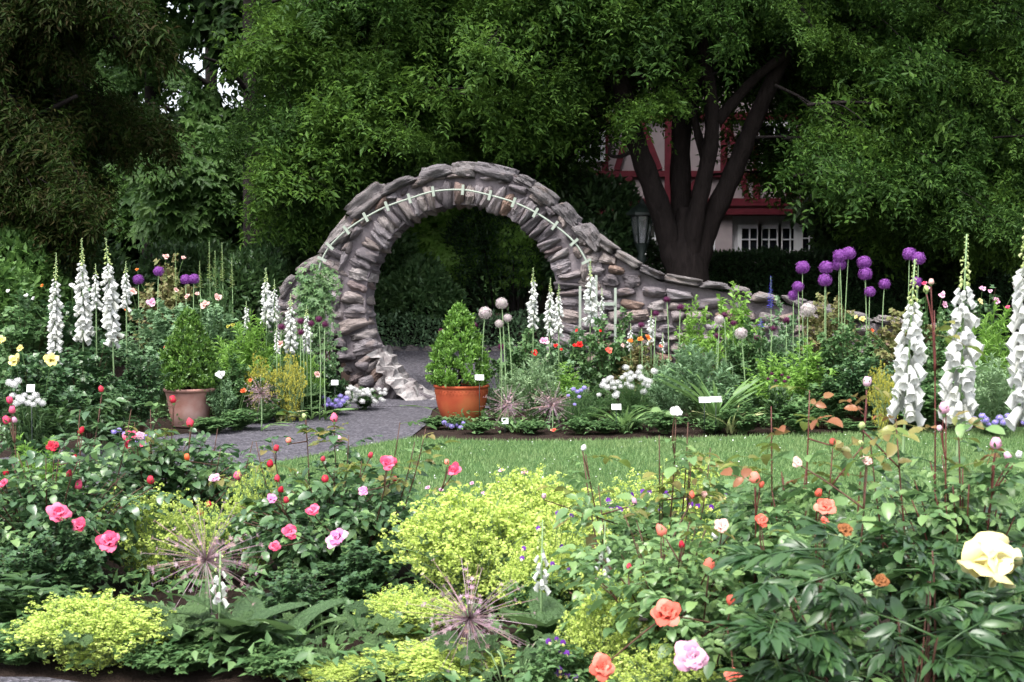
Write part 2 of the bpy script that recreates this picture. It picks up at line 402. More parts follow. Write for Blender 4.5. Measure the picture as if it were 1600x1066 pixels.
# ------------------------------------------------------------------ ground, paths, lawn
ys = [-12, 0, 4, 8, 12, 15, 18.2, 19.2, 20.2, 21.2, 22.2, 26, 32, 45, 70, 150]; xs = np.linspace(-90, 90, 25)
GV = np.array([[x, y, terrain(y) - 0.012] for y in ys for x in xs]); nx = len(xs)
GF = quads([[j * nx + i, j * nx + i + 1, (j + 1) * nx + i + 1, (j + 1) * nx + i] for j in range(len(ys) - 1) for i in range(nx - 1)])
tag(link('ground', new_mesh('ground', GV, GF, M['soil'])), 'dark brown garden soil between the planted beds', 'ground', kind='structure')

path_px = [(617, 612), (565, 622), (505, 638), (420, 655), (330, 672), (200, 690), (0, 716), (-300, 750), (-300, 930), (0, 860), (200, 795), (350, 748), (440, 721), (540, 701), (640, 684), (668, 662), (676, 640), (700, 626)]
V, F = flat_poly([gnd(*p)[:2] for p in path_px], 0.0)
tag(link('gravel_path', new_mesh('gravel_path', V, F, M['gravel'])), 'grey gravel path curving up to the round stone gate', 'path', kind='structure')
GATE_ROT = math.radians(10)      # the gate's passage runs a little to the right going back
GD = 17.6
gu = np.array([math.cos(GATE_ROT), -math.sin(GATE_ROT), 0.0]); gn = np.array([math.sin(GATE_ROT), math.cos(GATE_ROT), 0.0])
G0 = np.array([at(722, 622, GD)[0], GD, 0.0])
def gp(px, py):
    """gate-plane coordinates (along the wall, up) of a place in the photograph"""
    r = ray(px, py); o = np.array([0, 0, EYE]); t = np.dot(G0 - o, gn) / np.dot(r, gn); p = o + r * t - G0
    return np.array([np.dot(p, gu), p[2]])
pv = []
for s in np.linspace(-1.0, 7.5, 18):
    c = G0 + gn * s + np.array([0.0, 0, 0]); w = 0.95 if s < 1 else 0.95 + (s - 1) * 0.35
    for q in (-w, w): p = c + gu * q; pv.append([p[0], p[1], terrain(p[1]) + 0.004])
pf = quads([[2 * i, 2 * i + 1, 2 * i + 3, 2 * i + 2] for i in range(17)])
tag(link('path_beyond_gate', new_mesh('path_beyond_gate', pv, pf, M['gravel'])), 'grey gravel path seen through the round stone gate', 'path', kind='structure')
V, F = flat_poly([(-6, 5.5), (-1.75, 5.44), (-0.8, 5.0), (0.2, 4.3), (1.2, 3.4), (3, 2.6), (3, -4), (-6, -4)], 0.0)
tag(link('front_path', new_mesh('front_path', V, F, M['gravel'])), 'grey gravel path in front of the nearest flower bed', 'path', kind='structure')
lawn_px = [(640, 685), (760, 690), (900, 690), (1200, 682), (1400, 675), (1600, 668), (1900, 662), (2300, 660), (2300, 800), (1900, 840), (1200, 830), (700, 840), (300, 850), (100, 830), (200, 797), (350, 750), (440, 723), (540, 703)]
LAWN = [gnd(*p)[:2] for p in lawn_px]
V, F = flat_poly(LAWN, 0.006)
tag(link('lawn', new_mesh('lawn', V, F, M['lawn'])), 'mown green lawn between the two flower borders', 'lawn', kind='structure')
# grass blades
def in_poly(P, poly):
    x, y = P[:, 0], P[:, 1]; r = np.zeros(len(P), bool); n = len(poly)
    for i in range(n):
        (x0, y0), (x1, y1) = poly[i], poly[i - 1]
        with np.errstate(divide='ignore', invalid='ignore'):
            r ^= ((y0 > y) != (y1 > y)) & (x < (x1 - x0) * (y - y0) / (y1 - y0 + 1e-12) + x0)
    return r
n = 150000
P = np.stack([RS.uniform(-3.2, 6.0, n), RS.uniform(8.0, 14.2, n), np.full(n, 0.004)], 1)
P = P[in_poly(P, LAWN)]; n = len(P)
d = nrm(np.stack([RS.normal(0, .35, n), RS.normal(0, .35, n), np.ones(n)], 1)); up = nrm(RS.normal(0, 1, (n, 3)))
blade = (np.array([[-0.09, 0, 0], [0.09, 0, 0], [0, 1, 0.12]]), np.array([[0, 1, 2]]))
V, F = scat(blade, frames(d, up), P, RS.uniform(0.022, 0.048, n))
tag(link('grass', new_mesh('grass', V, F, M['grass'])), 'short green grass blades of the mown lawn', 'grass', kind='stuff')
k = 420
P2 = P[RS.integers(0, n, k)].copy(); P2[:, 2] = 0.035
V, F = scat((np.array([[-.5, -.5, 0], [.5, -.5, .2], [.5, .5, 0], [-.5, .5, .2]]), np.array([[0, 1, 2], [0, 2, 3]])), frames(RS.normal(0, 1, (k, 3)) + [0, 0, .1], np.tile([0, 0, 1.0], (k, 1))), P2, RS.uniform(.006, .013, k))
tag(link('fallen_petals', new_mesh('fallen_petals', V, F, M['whitep'])), 'tiny white petals scattered over the lawn', 'petals', kind='stuff')

# ------------------------------------------------------------------ stones
def stone_mesh(i, mat, n=4, round_=0.36, rough=0.15, smooth=False):
    rs = np.random.default_rng(500 + i)
    g = np.linspace(-1, 1, n + 1); idx = {}; V = []; Q = []
    def vid(p):
        k_ = tuple(np.round(p, 4))
        if k_ not in idx: idx[k_] = len(V); V.append(p)
        return idx[k_]
    for ax in range(3):
        for s in (-1, 1):
            for a in range(n):
                for b in range(n):
                    c = []
                    for (da, db) in ((0, 0), (1, 0), (1, 1), (0, 1)):
                        p = [0, 0, 0]; p[ax] = s; p[(ax + 1) % 3] = g[a + da]; p[(ax + 2) % 3] = g[b + db]
                        c.append(vid(np.array(p, float)))
                    Q.append(c if s > 0 else c[::-1])
    V = np.array(V); sph = nrm(V)
    V = V * (1 - round_) + sph * round_ * 1.25
    W = rs.normal(0, 1, (5, 3)) * 2.2; ph = rs.uniform(0, 6.28, 5)
    disp = np.sin(V @ W.T + ph).mean(1) * 2 * rough + rs.normal(0, .036, len(V))
    V = V * (1 + disp[:, None])
    V[:, 0] *= 1 + 0.25 * V[:, 2] * rs.uniform(-1, 1); V[:, 2] *= 1 + 0.3 * V[:, 0] * rs.uniform(-1, 1)
    V[:, 2] += 0.18 * V[:, 0] * rs.uniform(-1, 1)
    V /= np.abs(V).max(0)
    return new_mesh('stone', V * 0.5, quads(Q), mat, smooth=smooth)
STONES = [stone_mesh(i, M['stone'], 5, .42 + .04 * (i % 4), .13, i % 3 > 0) for i in range(16)]
CAPS = [stone_mesh(40 + i, M['capstone'], 6, 0.36, 0.13, i % 2 == 0) for i in range(8)]
COBS = [stone_mesh(60 + i, M['stone'], 4, 0.8, 0.1, True) for i in range(4)]

# ------------------------------------------------------------------ the round gate
gate = thing('moon_gate', 'round moon gate of rough grey fieldstone with a circular opening', 'gate', G0, rotz=-GATE_ROT)
wallr = thing('stone_wall', 'low fieldstone wall sloping down from the right side of the round gate', 'wall', G0, rotz=-GATE_ROT)
walll = thing('stone_wall', 'stub of fieldstone wall behind vines at the left of the round gate', 'wall', G0, rotz=-GATE_ROT)
GC = gp(718, 475); GR = abs(gp(722, 329)[1] - GC[1]) * 1.04
TH = 0.52                      # thickness of the gate, the front face at local y = 0
out_px = [(585, 640), (556, 622), (540, 596), (524, 550), (513, 510), (505, 470), (499, 430), (497, 396), (558, 311), (619, 281), (676, 259), (737, 253), (781, 260), (832, 281), (882, 321), (930, 365)]
OUT = np.array([gp(*p) for p in out_px])
def radial(th):
    """outer radius of the gate at an angle from its centre"""
    q = OUT - GC; a = np.unwrap(np.arctan2(q[:, 1], q[:, 0])[::-1])[::-1]; r = np.hypot(q[:, 0], q[:, 1])
    a = np.where(a < -math.pi / 2 - 0.9, a + 2 * math.pi, a)
    o = np.argsort(a); a, r = a[o], r[o]
    a = np.concatenate([[math.radians(-62)], a]); r = np.concatenate([[1.75], r])
    return float(np.interp(th, a, r))
def gate_pt(th, r): return GC + r * np.array([math.cos(th), math.sin(th)])
# mortar core: a ring swept round the opening
V, Q = [], []
ths = np.radians(np.linspace(-68, 256, 82))
for th in ths:
    ro = radial(th) - 0.06; ri = GR + 0.03
    for (r, y) in ((ri, 0.085), (ro, 0.09), (ro, TH - .05), (ri, TH - .04)):
        p = gate_pt(th, r); wob = 0.012 * math.sin(17 * th + 3 * y); V.append([p[0], y + wob, max(p[1], -0.05)])
for i in range(len(ths) - 1):
    for j in range(4): Q.append([i * 4 + j, (i + 1) * 4 + j, (i + 1) * 4 + (j + 1) % 4, i * 4 + (j + 1) % 4])
link('mortar_core', new_mesh('mortar_core', V, quads(Q), M['mortar'], smooth=False), gate)
def put_stone(parent, meshes, c, w, h, ang, y0, depth, name='stone'):
    """a stone centred at c on the wall face, w along ang, h across it, its face at y0"""
    ca, sa = math.cos(ang), math.sin(ang)
    R = np.array([[ca * w, 0, -sa * h], [0, depth, 0], [sa * w, 0, ca * h]])
    tl = random.uniform(-0.10, 0.10)
    return link(name, random.choice(meshes), parent, mat4=m4(R @ rotz(tl), [c[0], y0 + depth / 2, c[1]]))
# first ring: stones standing on edge round the opening
th = math.radians(-58)
while th < math.radians(247):
    top = 1 - abs(math.degrees(th) - 90) / 150
    da = math.radians(random.uniform(3.6, 6.4)) if top > .55 else math.radians(random.uniform(4.2, 8.0))
    ro = radial(th + da / 2); ln = random.uniform(0.27, 0.37) if top > .5 else random.uniform(.30, .48)
    ln = min(ln, ro - GR - 0.02)
    c = gate_pt(th + da / 2, GR + ln / 2 - random.uniform(-.01, 0.025))
    put_stone(gate, STONES, c, ln * 1.06, da * (GR + ln / 2) * 1.14, th + da / 2 + random.uniform(-.07, .07), random.uniform(-.06, .0), TH * random.uniform(.97, 1.06), 'voussoir')
    if math.degrees(th) > 150 and ro - GR - ln > .07:
        l2 = ro - GR - ln; put_stone(gate, STONES, gate_pt(th + da / 2, GR + ln + l2 / 2), l2 * 1.15, da * (GR + ln) * 1.15, th + da / 2 + random.uniform(-.25, .25), random.uniform(-.04, .02), TH * .95)
    th += da
# the stones between the ring and the coping
def arch_fill():
    for row in range(3):
        th = math.radians(8 if row else 14)
        while th < math.radians(198):
            ro = radial(th); r0 = GR + 0.33; room = ro - 0.12 - r0
            k_ = max(1, int(round(room / 0.125)))
            w = random.uniform(0.14, 0.30)
            if row < k_ and room > 0.05:
                h = room / k_
                put_stone(gate, STONES, gate_pt(th, r0 + h * (row + .5) + random.uniform(-.012, .012)), w * 1.02, h * random.uniform(.85, 1.05), th + math.pi / 2 + random.uniform(-.2, .2), random.uniform(-.05, .02), TH * .95)
            th += w / (r0 + 0.1)
arch_fill()
for th_, rr, w, h in ((212, 1.42, .2, .14), (219, 1.5, .22, .15), (226, 1.45, .2, .17), (229, 1.62, .19, .16), (205, 1.55, .22, .12), (236, 1.52, .22, .15), (222, 1.7, .16, .13)):
    put_stone(gate, COBS, gate_pt(math.radians(th_), rr), w, h, random.uniform(-.2, .2), -0.10, 0.4)
def coping(parent, pts, dep, seed, hmin=.12, hmax=.19, lmin=.32, lmax=.6, y0=-.07, nm='capstone'):
    P = np.array(pts); seg = np.hypot(*np.diff(P, axis=0).T); s = np.concatenate([[0], np.cumsum(seg)]); t = 0.0
    while t < s[-1]:
        w = random.uniform(lmin, lmax); m = min(t + w / 2, s[-1])
        c = np.array([np.interp(m, s, P[:, 0]), np.interp(m, s, P[:, 1])])
        a, b = [np.array([np.interp(np.clip(m + q, 0, s[-1]), s, P[:, 0]), np.interp(np.clip(m + q, 0, s[-1]), s, P[:, 1])]) for q in (-.2, .2)]
        ang = math.atan2(b[1] - a[1], b[0] - a[0]); h = random.uniform(hmin, hmax)
        nn = np.array([-math.sin(ang), math.cos(ang)])
        put_stone(parent, CAPS, c - nn * (h * .36), w * 1.08, h * 1.15, ang + random.uniform(-.04, .04), y0 + random.uniform(-.03, .03), dep, nm)
        t += w * .94
coping(gate, [gp(*p) for p in out_px[7:]], 0.66, 1, .13, .22, .3, .62)
# lime-washed apron running down from the opening's lower left
V, Q = [], []; ka, kb = 26, 9
rs_ = np.random.default_rng(3)
for i in range(ka):
    th = math.radians(208 + 66 * i / (ka - 1)); f = i / (ka - 1)
    for j in range(kb):
        t = j / (kb - 1) * math.pi
        rr = GR + 0.10 - 0.14 * math.sin(t) ** .8 + 0.12 * f; yy = TH * .55 - (0.62 + 0.20 * math.sin(f * 2.6)) * math.cos(t) * .5 - 0.12 * f
        p = gate_pt(th, rr + rs_.normal(0, .024)); V.append([p[0] + 0.02, yy + rs_.normal(0, .024), max(p[1], -.03)])
Q = [[i * kb + j, i * kb + j + 1, (i + 1) * kb + j + 1, (i + 1) * kb + j] for i in range(ka - 1) for j in range(kb - 1)]
ap = link('mortar_apron', new_mesh('mortar_apron', V, quads(Q)[:, ::-1], M['lime'], smooth=False), gate); ap['label'] = 'whitish lime mortar apron at the foot of the opening'

# ------------------------------------------------------------------ walls either side
top_r = [gp(*p) for p in ((925, 362), (980, 400), (1030, 427), (1090, 437), (1150, 447), (1200, 460), (1260, 470), (1340, 489), (1420, 500), (1500, 512))]
def wall_core(parent, tops, dep, y0):
    T = np.array(tops); V, Q = [], []
    for (x, z) in T:
        for (y, zz) in ((y0, -.05), (y0, z - .1), (y0 + dep, z - .1), (y0 + dep, -.05)): V.append([x, y, zz])
    n_ = len(T)
    for i in range(n_ - 1):
        for j in range(3): Q.append([i * 4 + j, i * 4 + j + 1, (i + 1) * 4 + j + 1, (i + 1) * 4 + j])
    Q += [[0, 1, 2, 3], [n_ * 4 - 4, n_ * 4 - 1, n_ * 4 - 2, n_ * 4 - 3]]
    link('mortar_core', new_mesh('mortar_core', V, quads(Q), M['mortar'], smooth=False), parent)
wall_core(wallr, [gp(880, 345)] + top_r, 0.40, 0.13)
tx = np.array([p[0] for p in top_r]); tz = np.array([p[1] for p in top_r])
z = 0.06
while z < 2.1:
    h = random.uniform(.10, .17); x = 1.1 + random.uniform(0, .2)
    while x < tx[-1]:
        w = random.uniform(.17, .36)
        xc = x + w / 2; rr = math.hypot(xc - GC[0], z + h / 2 - GC[1])
        if xc > tx[0] - .9 and rr > GR + .40 and z + h < np.interp(xc, tx, tz) - .09 + (99 if xc < tx[0] and z + h / 2 < 1.75 and rr < 2.1 and xc > 1.2 else 0) and (xc > 1.25):
            put_stone(wallr, STONES, (xc, z + h / 2 + random.uniform(-.02, .02)), w * 1.04, h * random.uniform(.95, 1.12), random.uniform(-.13, .13) - (0.25 if rr < GR + .8 and z > 1.2 else 0), random.uniform(-.03, .03), .46)
        x += w
    z += h * .97
coping(wallr, smoothline(np.array(top_r), 60), 0.56, 2, .09, .14, .26, .5, -.03)
top_l = [gp(*p) for p in ((425, 460), (455, 424), (494, 396), (515, 380))]
wall_core(walll, top_l, 0.36, 0.1)
for q in range(26):
    px_, py_ = random.uniform(432, 500), random.uniform(425, 600)
    if py_ > np.interp(px_, [425, 455, 500], [482, 446, 420]): put_stone(walll, STONES, gp(px_, py_), random.uniform(.2, .32), random.uniform(.1, .16), random.uniform(-.15, .15), .05, .3)
coping(walll, top_l, 0.5, 3, .12, .16, .34, .5, .02)

# ------------------------------------------------------------------ mint green hoop and posts fixed to the gate
hoop = thing('hoop_trellis', 'mint green metal hoop with short cross cleats fixed over the round gate', 'trellis', G0, rotz=-GATE_ROT)
hp = [(499, 430), (507, 405), (519, 385), (545, 360), (575, 340), (608, 323), (643, 311), (680, 300), (726, 297.5), (768, 306), (805, 317), (839, 333), (869, 353), (899, 379), (918, 409), (924, 430), (926, 460)]
HP = np.array([gp(*p) for p in hp]); H3 = np.stack([HP[:, 0], np.full(len(HP), -.085), HP[:, 1]], 1)
V, F = tube(smoothline(H3, 70), 0.012, 6); link('hoop_rail', new_mesh('hoop_rail', V, F, M['mint']), hoop)
clV, clF = box(-.016, .016, -.009, .009, -.060, .060); CLEAT = new_mesh('cleat', clV, clF, M['mint'], smooth=False)
for i in range(1, 15):
    t = H3[min(i + 1, 16)] - H3[i - 1]; a = math.atan2(t[2], t[0])
    ca, sa = math.cos(a), math.sin(a)
    link('cleat', CLEAT, hoop, mat4=m4(np.array([[ca, 0, -sa], [0, 1, 0], [sa, 0, ca]]), H3[i] + [0, -.02, 0]))
def post_trellis(px, y0, y1, d, label, arm=None):
    b = spot(px, d); t = thing('trellis_post', label, 'trellis', b)
    zt = zat(y0, d); V, F = box(-.014, .014, -.012, .012, 0, zt); link('post', new_mesh('post', V, F, M['mint'], smooth=False), t)
    if arm:
        za = zat(arm[1], d); V, F = box(min(0, arm[0]), max(0, arm[0]), -.024, -.0135, za - .018, za + .018); link('crossbar', new_mesh('crossbar', V, F, M['mint'], smooth=False), t)
post_trellis(516, 453, 503, 17.0, 'mint green trellis post with crossbar on the gate left pier', (-.17, 482))
post_trellis(906, 447, 500, 16.6, 'mint green trellis post left of the foxglove on the right pier')
post_trellis(931, 430, 500, 16.7, 'mint green trellis post behind the tall foxglove on the right pier')
post_trellis(961, 450, 500, 16.5, 'mint green trellis post with crossbar right of the tall foxglove', (-.24, 475))

# low stone edging seen through the gate
for (a, b, lab) in ((600, 690, 'low stone edging beside the gravel path seen through the gate'),):
    e = thing('stone_edging', lab, 'edging', np.array([at(655, 545, 21.6)[0], 21.6, terrain(21.6)]))
    x = -0.75
    while x < 1.6:
        w = random.uniform(.18, .34)
        link('stone', random.choice(CAPS), e, mat4=m4(np.diag([w * 1.05, .22, .13]), [x + w / 2, random.uniform(-.03, .03) + .25, .04]))
        x += w

# ------------------------------------------------------------------ half-timbered house
HD = 30.0
def hx(px): return at(px, 330, HD)[0]
def hz(py): return at(800, py, HD)[2]
hb = np.array([hx(1075), HD, terrain(HD)])
house = thing('half_timbered_house', 'half-timbered house with red beams and pink plaster behind the big tree', 'house', hb)
def hbox(name, x0, x1, y0, y1, z0, z1, mt, parent=house, dz=True):
    V, F = box(x0 - hb[0], x1 - hb[0], y0 - hb[1], y1 - hb[1], z0 - hb[2], z1 - hb[2]); return link(name, new_mesh(name, V, F, mt, smooth=False), parent)
X0, X1 = hx(800), hx(1420); ZB = hz(326)
hbox('lower_wall', X0, X1, HD + .25, HD + 7, hb[2] - .1, ZB, M['stucco'])
hbox('upper_wall', X0, X1, HD, HD + 7.3, ZB, hz(330) + 4.9, M['plaster'])
V = np.array([[X0 - .5 - hb[0], -.6, 0], [X1 + .5 - hb[0], -.6, 0], [X1 + .5 - hb[0], 3.7, 3.2], [X0 - .5 - hb[0], 3.7, 3.2], [X0 - .5 - hb[0], 8, 0], [X1 + .5 - hb[0], 8, 0]]) + [0, 0, hz(330) + 4.9 - hb[2]]
link('roof', new_mesh('roof', V, quads([[0, 1, 2, 3], [3, 2, 5, 4]]), M['tin'], smooth=False), house)
def beam(p0, p1, w, y=0.0):
    a = np.array([hx(p0[0]), hz(p0[1])]); b = np.array([hx(p1[0]), hz(p1[1])]); t = nrm(b - a); nn = np.array([-t[1], t[0]]) * w / 2
    V = []
    for yy in (HD - .07 - y, HD + .05):
        for q in (a - nn, b - nn, b + nn, a + nn): V.append([q[0] - hb[0], yy - hb[1], q[1] - hb[2]])
    link('beam', new_mesh('beam', V, quads([[0, 1, 2, 3], [7, 6, 5, 4], [0, 4, 5, 1], [1, 5, 6, 2], [2, 6, 7, 3], [3, 7, 4, 0]]), M['timber'], smooth=False), house)
beam((800, 316), (1420, 316), .15); beam((800, 331), (1420, 331), .12, .02); beam((800, 272), (1420, 272), .12, .004); beam((800, 182), (1420, 182), .14, .003)
for x in (845, 894, 945, 1043, 1130, 1181, 1233, 1290): beam((x, 182), (x, 316), .13, .008)
for (a, b) in (((983, 195), (963, 266)), ((1136, 195), (1168, 312)), ((1030, 265), (1000, 188)), ((955, 310), (985, 276)), ((1060, 310), (1095, 278)), ((1245, 200), (1280, 265))): beam(a, b, .12, .014)
def window(x0, x1, y0, y1, cols, rows, yf, fr=.09, nm='window'):
    a, b, zt, zb = hx(x0), hx(x1), hz(y0), hz(y1)
    w = link(nm, None, house, (0, 0, 0))
    def wb(n_, xa, xb, ya, yb, za, zc, mt): hbox(n_, xa, xb, ya, yb, za, zc, mt, w)
    wb('pane', a, b, yf - .02, yf + .03, zb, zt, M['glass'])
    wb('frame', a - fr, a, yf - .07, yf + .05, zb - fr, zt + fr, M['white']); wb('frame', b, b + fr, yf - .07, yf + .05, zb - fr, zt + fr, M['white'])
    wb('frame', a, b, yf - .068, yf + .05, zt, zt + fr, M['white']); wb('sill', a, b, yf - .068, yf + .05, zb - fr, zb, M['white'])
    for i in range(1, cols): x = a + (b - a) * i / cols; wb('muntin', x - .014, x + .014, yf - .05, yf - .021, zb, zt, M['white'])
    for i in range(1, rows): zz = zb + (zt - zb) * i / rows; wb('muntin', a, b, yf - .048, yf - .0215, zz - .014, zz + .014, M['white'])
for (a, b) in ((1161, 1186), (1192, 1216), (1225, 1250)): window(a, b, 357, 391, 2, 2, HD + .2)
window(1015, 1035, 352, 392, 2, 2, HD + .2)
window(906, 938, 212, 246, 2, 2, HD - .03); window(1190, 1226, 198, 262, 2, 3, HD - .03); window(1250, 1285, 352, 392, 2, 2, HD + .2)
hbox('white_panel', hx(1146), hx(1290), HD + .22, HD + .3, hz(403), hz(337), M['white'])
hbox('white_panel', hx(1098), hx(1119), HD + .12, HD + .3, hz(403), hz(338), M['white'])
hbox('white_panel', hx(1000), hx(1050), HD + .22, HD + .3, hz(403), hz(338), M['white'])
hbox('pillar', hx(1119), hx(1145), HD + .05, HD + .3, hb[2], hz(336.5), M['stucco'])
hbox('door', hx(925), hx(955), HD + .17, HD + .3, hb[2], hz(345), M['white'])

# ------------------------------------------------------------------ lantern
lp = np.array([at(1003, 330, 22.3)[0], 22.3, terrain(22.3)])
lamp = thing('street_lamp', 'dark green iron lantern on a post left of the big tree trunk', 'lamp', lp)
zt = zat(312, 22.3) - lp[2]
V, F = lathe([(.001, 0), (.14, 0), (.14, .12), (.07, .2), (.05, .3), (.045, zt - .95), (.08, zt - .9), (.05, zt - .82), (.11, zt - .66)], 12); link('post', new_mesh('post', V, F, M['iron']), lamp)
V, F = lathe([(.10, zt - .655), (.15, zt - .25)], 6); link('glass', new_mesh('glass', V, F, M['lglass'], smooth=False), lamp)
V, F = lathe([(.16, zt - .25), (.235, zt - .235), (.235, zt - .2), (.15, zt - .13), (.06, zt - .07), (.03, zt), (.001, zt + .03)], 6); link('cap', new_mesh('cap', V, F, M['iron'], smooth=False), lamp)
for j in range(6):
    a = j * math.pi / 3; V, F = tube([[.105 * math.cos(a), .105 * math.sin(a), zt - .66], [.158 * math.cos(a), .158 * math.sin(a), zt - .25]], .013, 4); link('lantern_bar', new_mesh('lantern_bar', V, F, M['iron']), lamp)

# ------------------------------------------------------------------ tree boughs
RH = (np.array([[0, 0, 0], [-.5, .45, .1], [0, 1, -.06], [.5, .45, .1]]), np.array([[0, 2, 1], [0, 3, 2]]))          # folded lozenge leaf
RH4 = (np.array([[0, 0, 0], [-.5, .42, .14], [0, .5, 0], [.5, .42, .14], [0, 1, -.14]]), np.array([[0, 2, 1], [0, 3, 2], [1, 2, 4], [2, 3, 4]]))
def wide(proto, w):
    return (proto[0] * np.array([w, 1, 1]), proto[1])
def pinnate(nn, Ln, ll, lw, droop=.25, spread=1.15):
    T, D = [], []
    for i in range(nn):
        y = Ln * (0.22 + .74 * i / (nn - 1)); z_ = -droop * Ln * (y / Ln) ** 2
        for s in (-1, 1): T.append([0, y, z_]); D.append([s * math.sin(spread), math.cos(spread), -.25])
    T.append([0, Ln, -droop * Ln]); D.append([0, 1, -.4])
    T, D = np.array(T), np.array(D); rj = np.random.default_rng(int(Ln * 1000) + nn); D = D + rj.normal(0, .38, D.shape); T = T + rj.normal(0, .012, T.shape); sz = rj.uniform(.7, 1.2, len(T)) * ll * np.concatenate([np.repeat(np.sin(np.linspace(.7, 2.4, nn)), 2), [1.0]])
    return scat(wide(RH, lw / ll), frames(D, np.tile([0, 0, 1.0], (len(T), 1))), T, sz)
def star_leaf(k_=5, w=.2):
    a = np.linspace(-1.9, 1.9, k_); V = [[0, 0, 0]]; F = []
    for q in a:
        ln = 1 - .32 * abs(q) / 1.9; dx, dy = math.sin(q), math.cos(q); px_, py_ = dy, -dx
        V += [[dx * ln * .5 - px_ * w, dy * ln * .5 - py_ * w, .05], [dx * ln, dy * ln, -.16], [dx * ln * .5 + px_ * w, dy * ln * .5 + py_ * w, .05]]
        i = len(V); F += [[0, i - 3, i - 2], [0, i - 2, i - 1]]
    return np.array(V), np.array(F)
def bough(seed, proto, n_, Ln=1.7, W=1.2, T=.3, droop=.35, mats=None, smin=.8, smax=1.25, hang=.35, jit=.35):
    rs = np.random.default_rng(seed)
    y = Ln * rs.uniform(.05, 1, n_) ** .75; x = W / 2 * rs.uniform(-1, 1, n_) * np.sin(np.clip(y / Ln * 2.6 + .35, 0, 3.0))
    lump = .5 * np.sin(x * 5.1 + seed) * np.sin(y * 4.3 + 2 * seed)
    z_ = -droop * (y / Ln) ** 2 * Ln - .22 * np.abs(x) + T * (lump + rs.normal(0, .45, n_))
    P_ = np.stack([x, y, z_], 1)
    D = np.stack([x * 1.3 / W + rs.normal(0, jit, n_), .55 + rs.normal(0, jit, n_), -hang + rs.normal(0, jit * .7, n_)], 1)
    U = np.stack([rs.normal(0, .35, n_), rs.normal(0, .35, n_), np.ones(n_)], 1)
    protos = proto if isinstance(proto, list) else [proto]; parts = []; sz_ = rs.uniform(smin, smax, n_); R_ = frames(D, U)
    for k_, pr in enumerate(protos): parts.append(scat(pr, R_[k_::len(protos)], P_[k_::len(protos)], sz_[k_::len(protos)]) + (0,))
    ax = np.stack([np.zeros(7), np.linspace(-.2, Ln, 7), -droop * (np.linspace(0, 1, 7)) ** 2 * Ln], 1)
    parts.append(tube(ax, np.linspace(.022, .005, 7), 4) + (1,))
    for q in range(9):
        i = rs.integers(1, 6); e = P_[rs.integers(0, n_)]
        parts.append(tube(bez(ax[i], (ax[i] + e) / 2 + [0, 0, .08], e, 4), [.010, .008, .006, .003], 3) + (1,))
    V, F, fm = cat(parts)
    return new_mesh('bough', V, F, mats, fm)
PINS = [pinnate(4, .22, .10, .036), pinnate(5, .27, .09, .032), pinnate(3, .20, .11, .042, .4), pinnate(5, .22, .07, .028)]
STAR = star_leaf(); STAR = (STAR[0] * .15, STAR[1])
NARS = [pinnate(3, .16, .105, .026, .6, .8), pinnate(4, .20, .10, .026, .5, .9)]
BW = {
    'pin': [bough(100 + i, PINS, 235, 1.5, 1.15, .30, .28, jit=.5, mats=[M['tree_leaf'], M['bark2']]) for i in range(4)],
    'pin2': [bough(110 + i, PINS, 235, 1.6, 1.1, .26, .26, jit=.5, mats=[M['tree_leaf2'], M['bark2']]) for i in range(4)],
    'star': [bough(120 + i, STAR, 420, 1.7, 1.4, .36, .30, mats=[M['maple_leaf'], M['bark2']], hang=.5) for i in range(3)],
    'weep': [bough(130 + i, NARS, 340, 1.5, 1.0, .30, .45, mats=[M['weep_leaf'], M['bark2']], hang=.7, jit=.55) for i in range(4)],
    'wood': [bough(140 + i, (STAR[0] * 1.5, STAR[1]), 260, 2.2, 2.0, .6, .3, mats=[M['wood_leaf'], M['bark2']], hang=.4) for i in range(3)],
    'shrub': [bough(150 + i, wide((RH[0] * .14, RH[1]), .5), 520, 1.0, .9, .3, .2, mats=[M['dark_leaf'], M['bark2']], hang=.2, jit=.6) for i in range(3)],
}
def limb(px_pts, d, r0, r1, base):
    P_ = np.array([at(x, y, dd) for (x, y, dd) in px_pts]) - base
    S_ = smoothline(P_, 4 * len(P_)); rr = np.linspace(r0, r1, len(S_)) * (1 + .06 * np.sin(np.arange(len(S_)) * 1.7))
    return tube(S_, rr, 10)
def roots_flare(h, r, top):
    zz = np.array([-.1, 0, .12, .3, .6, 1.0, h]); k_ = np.array([1.75, 1.6, 1.35, 1.18, 1.07, 1.0, top])
    P_ = np.stack([np.zeros(7), np.zeros(7), zz], 1); V, F = tube(P_, r * k_, 14)
    ang = np.arctan2(V[:, 1], V[:, 0]); lob = 1 + .10 * np.sin(5 * ang + 1) * np.exp(-np.clip(V[:, 2], 0, 9) * 1.2) + .03 * np.sin(3 * ang + V[:, 2])
    V[:, :2] *= lob[:, None]; return V, F
def hang_boughs(crown, base, kinds, regions, hub, scale=(0.6, 1.3)):
    """boughs through the crown, each pointing away from the middle of the tree"""
    for (poly, d0, d1, n_) in regions:
        P_ = np.array(poly, float); x0, y0 = P_.min(0); x1, y1 = P_.max(0); c = 0
        while c < n_:
            q = np.array([[random.uniform(x0, x1), random.uniform(y0, y1)]])
            if not in_poly(q, poly)[0]: continue
            c += 1
            p = at(q[0, 0], q[0, 1], random.uniform(d0, d1)); v = p - hub
            a = math.atan2(v[0], v[1]) + random.uniform(-1.1, 1.1)
            D = nrm(np.array([math.sin(a), math.cos(a), random.uniform(-.55, .25)])); R = frames(D[None], np.array([[random.uniform(-.45, .45), random.uniform(-.45, .45), 1.0]]))[0]
            s = random.uniform(*scale)
            link('bough', random.choice(BW[random.choice(kinds)]), crown, mat4=m4(R, p - D * .8 * s - base, s))
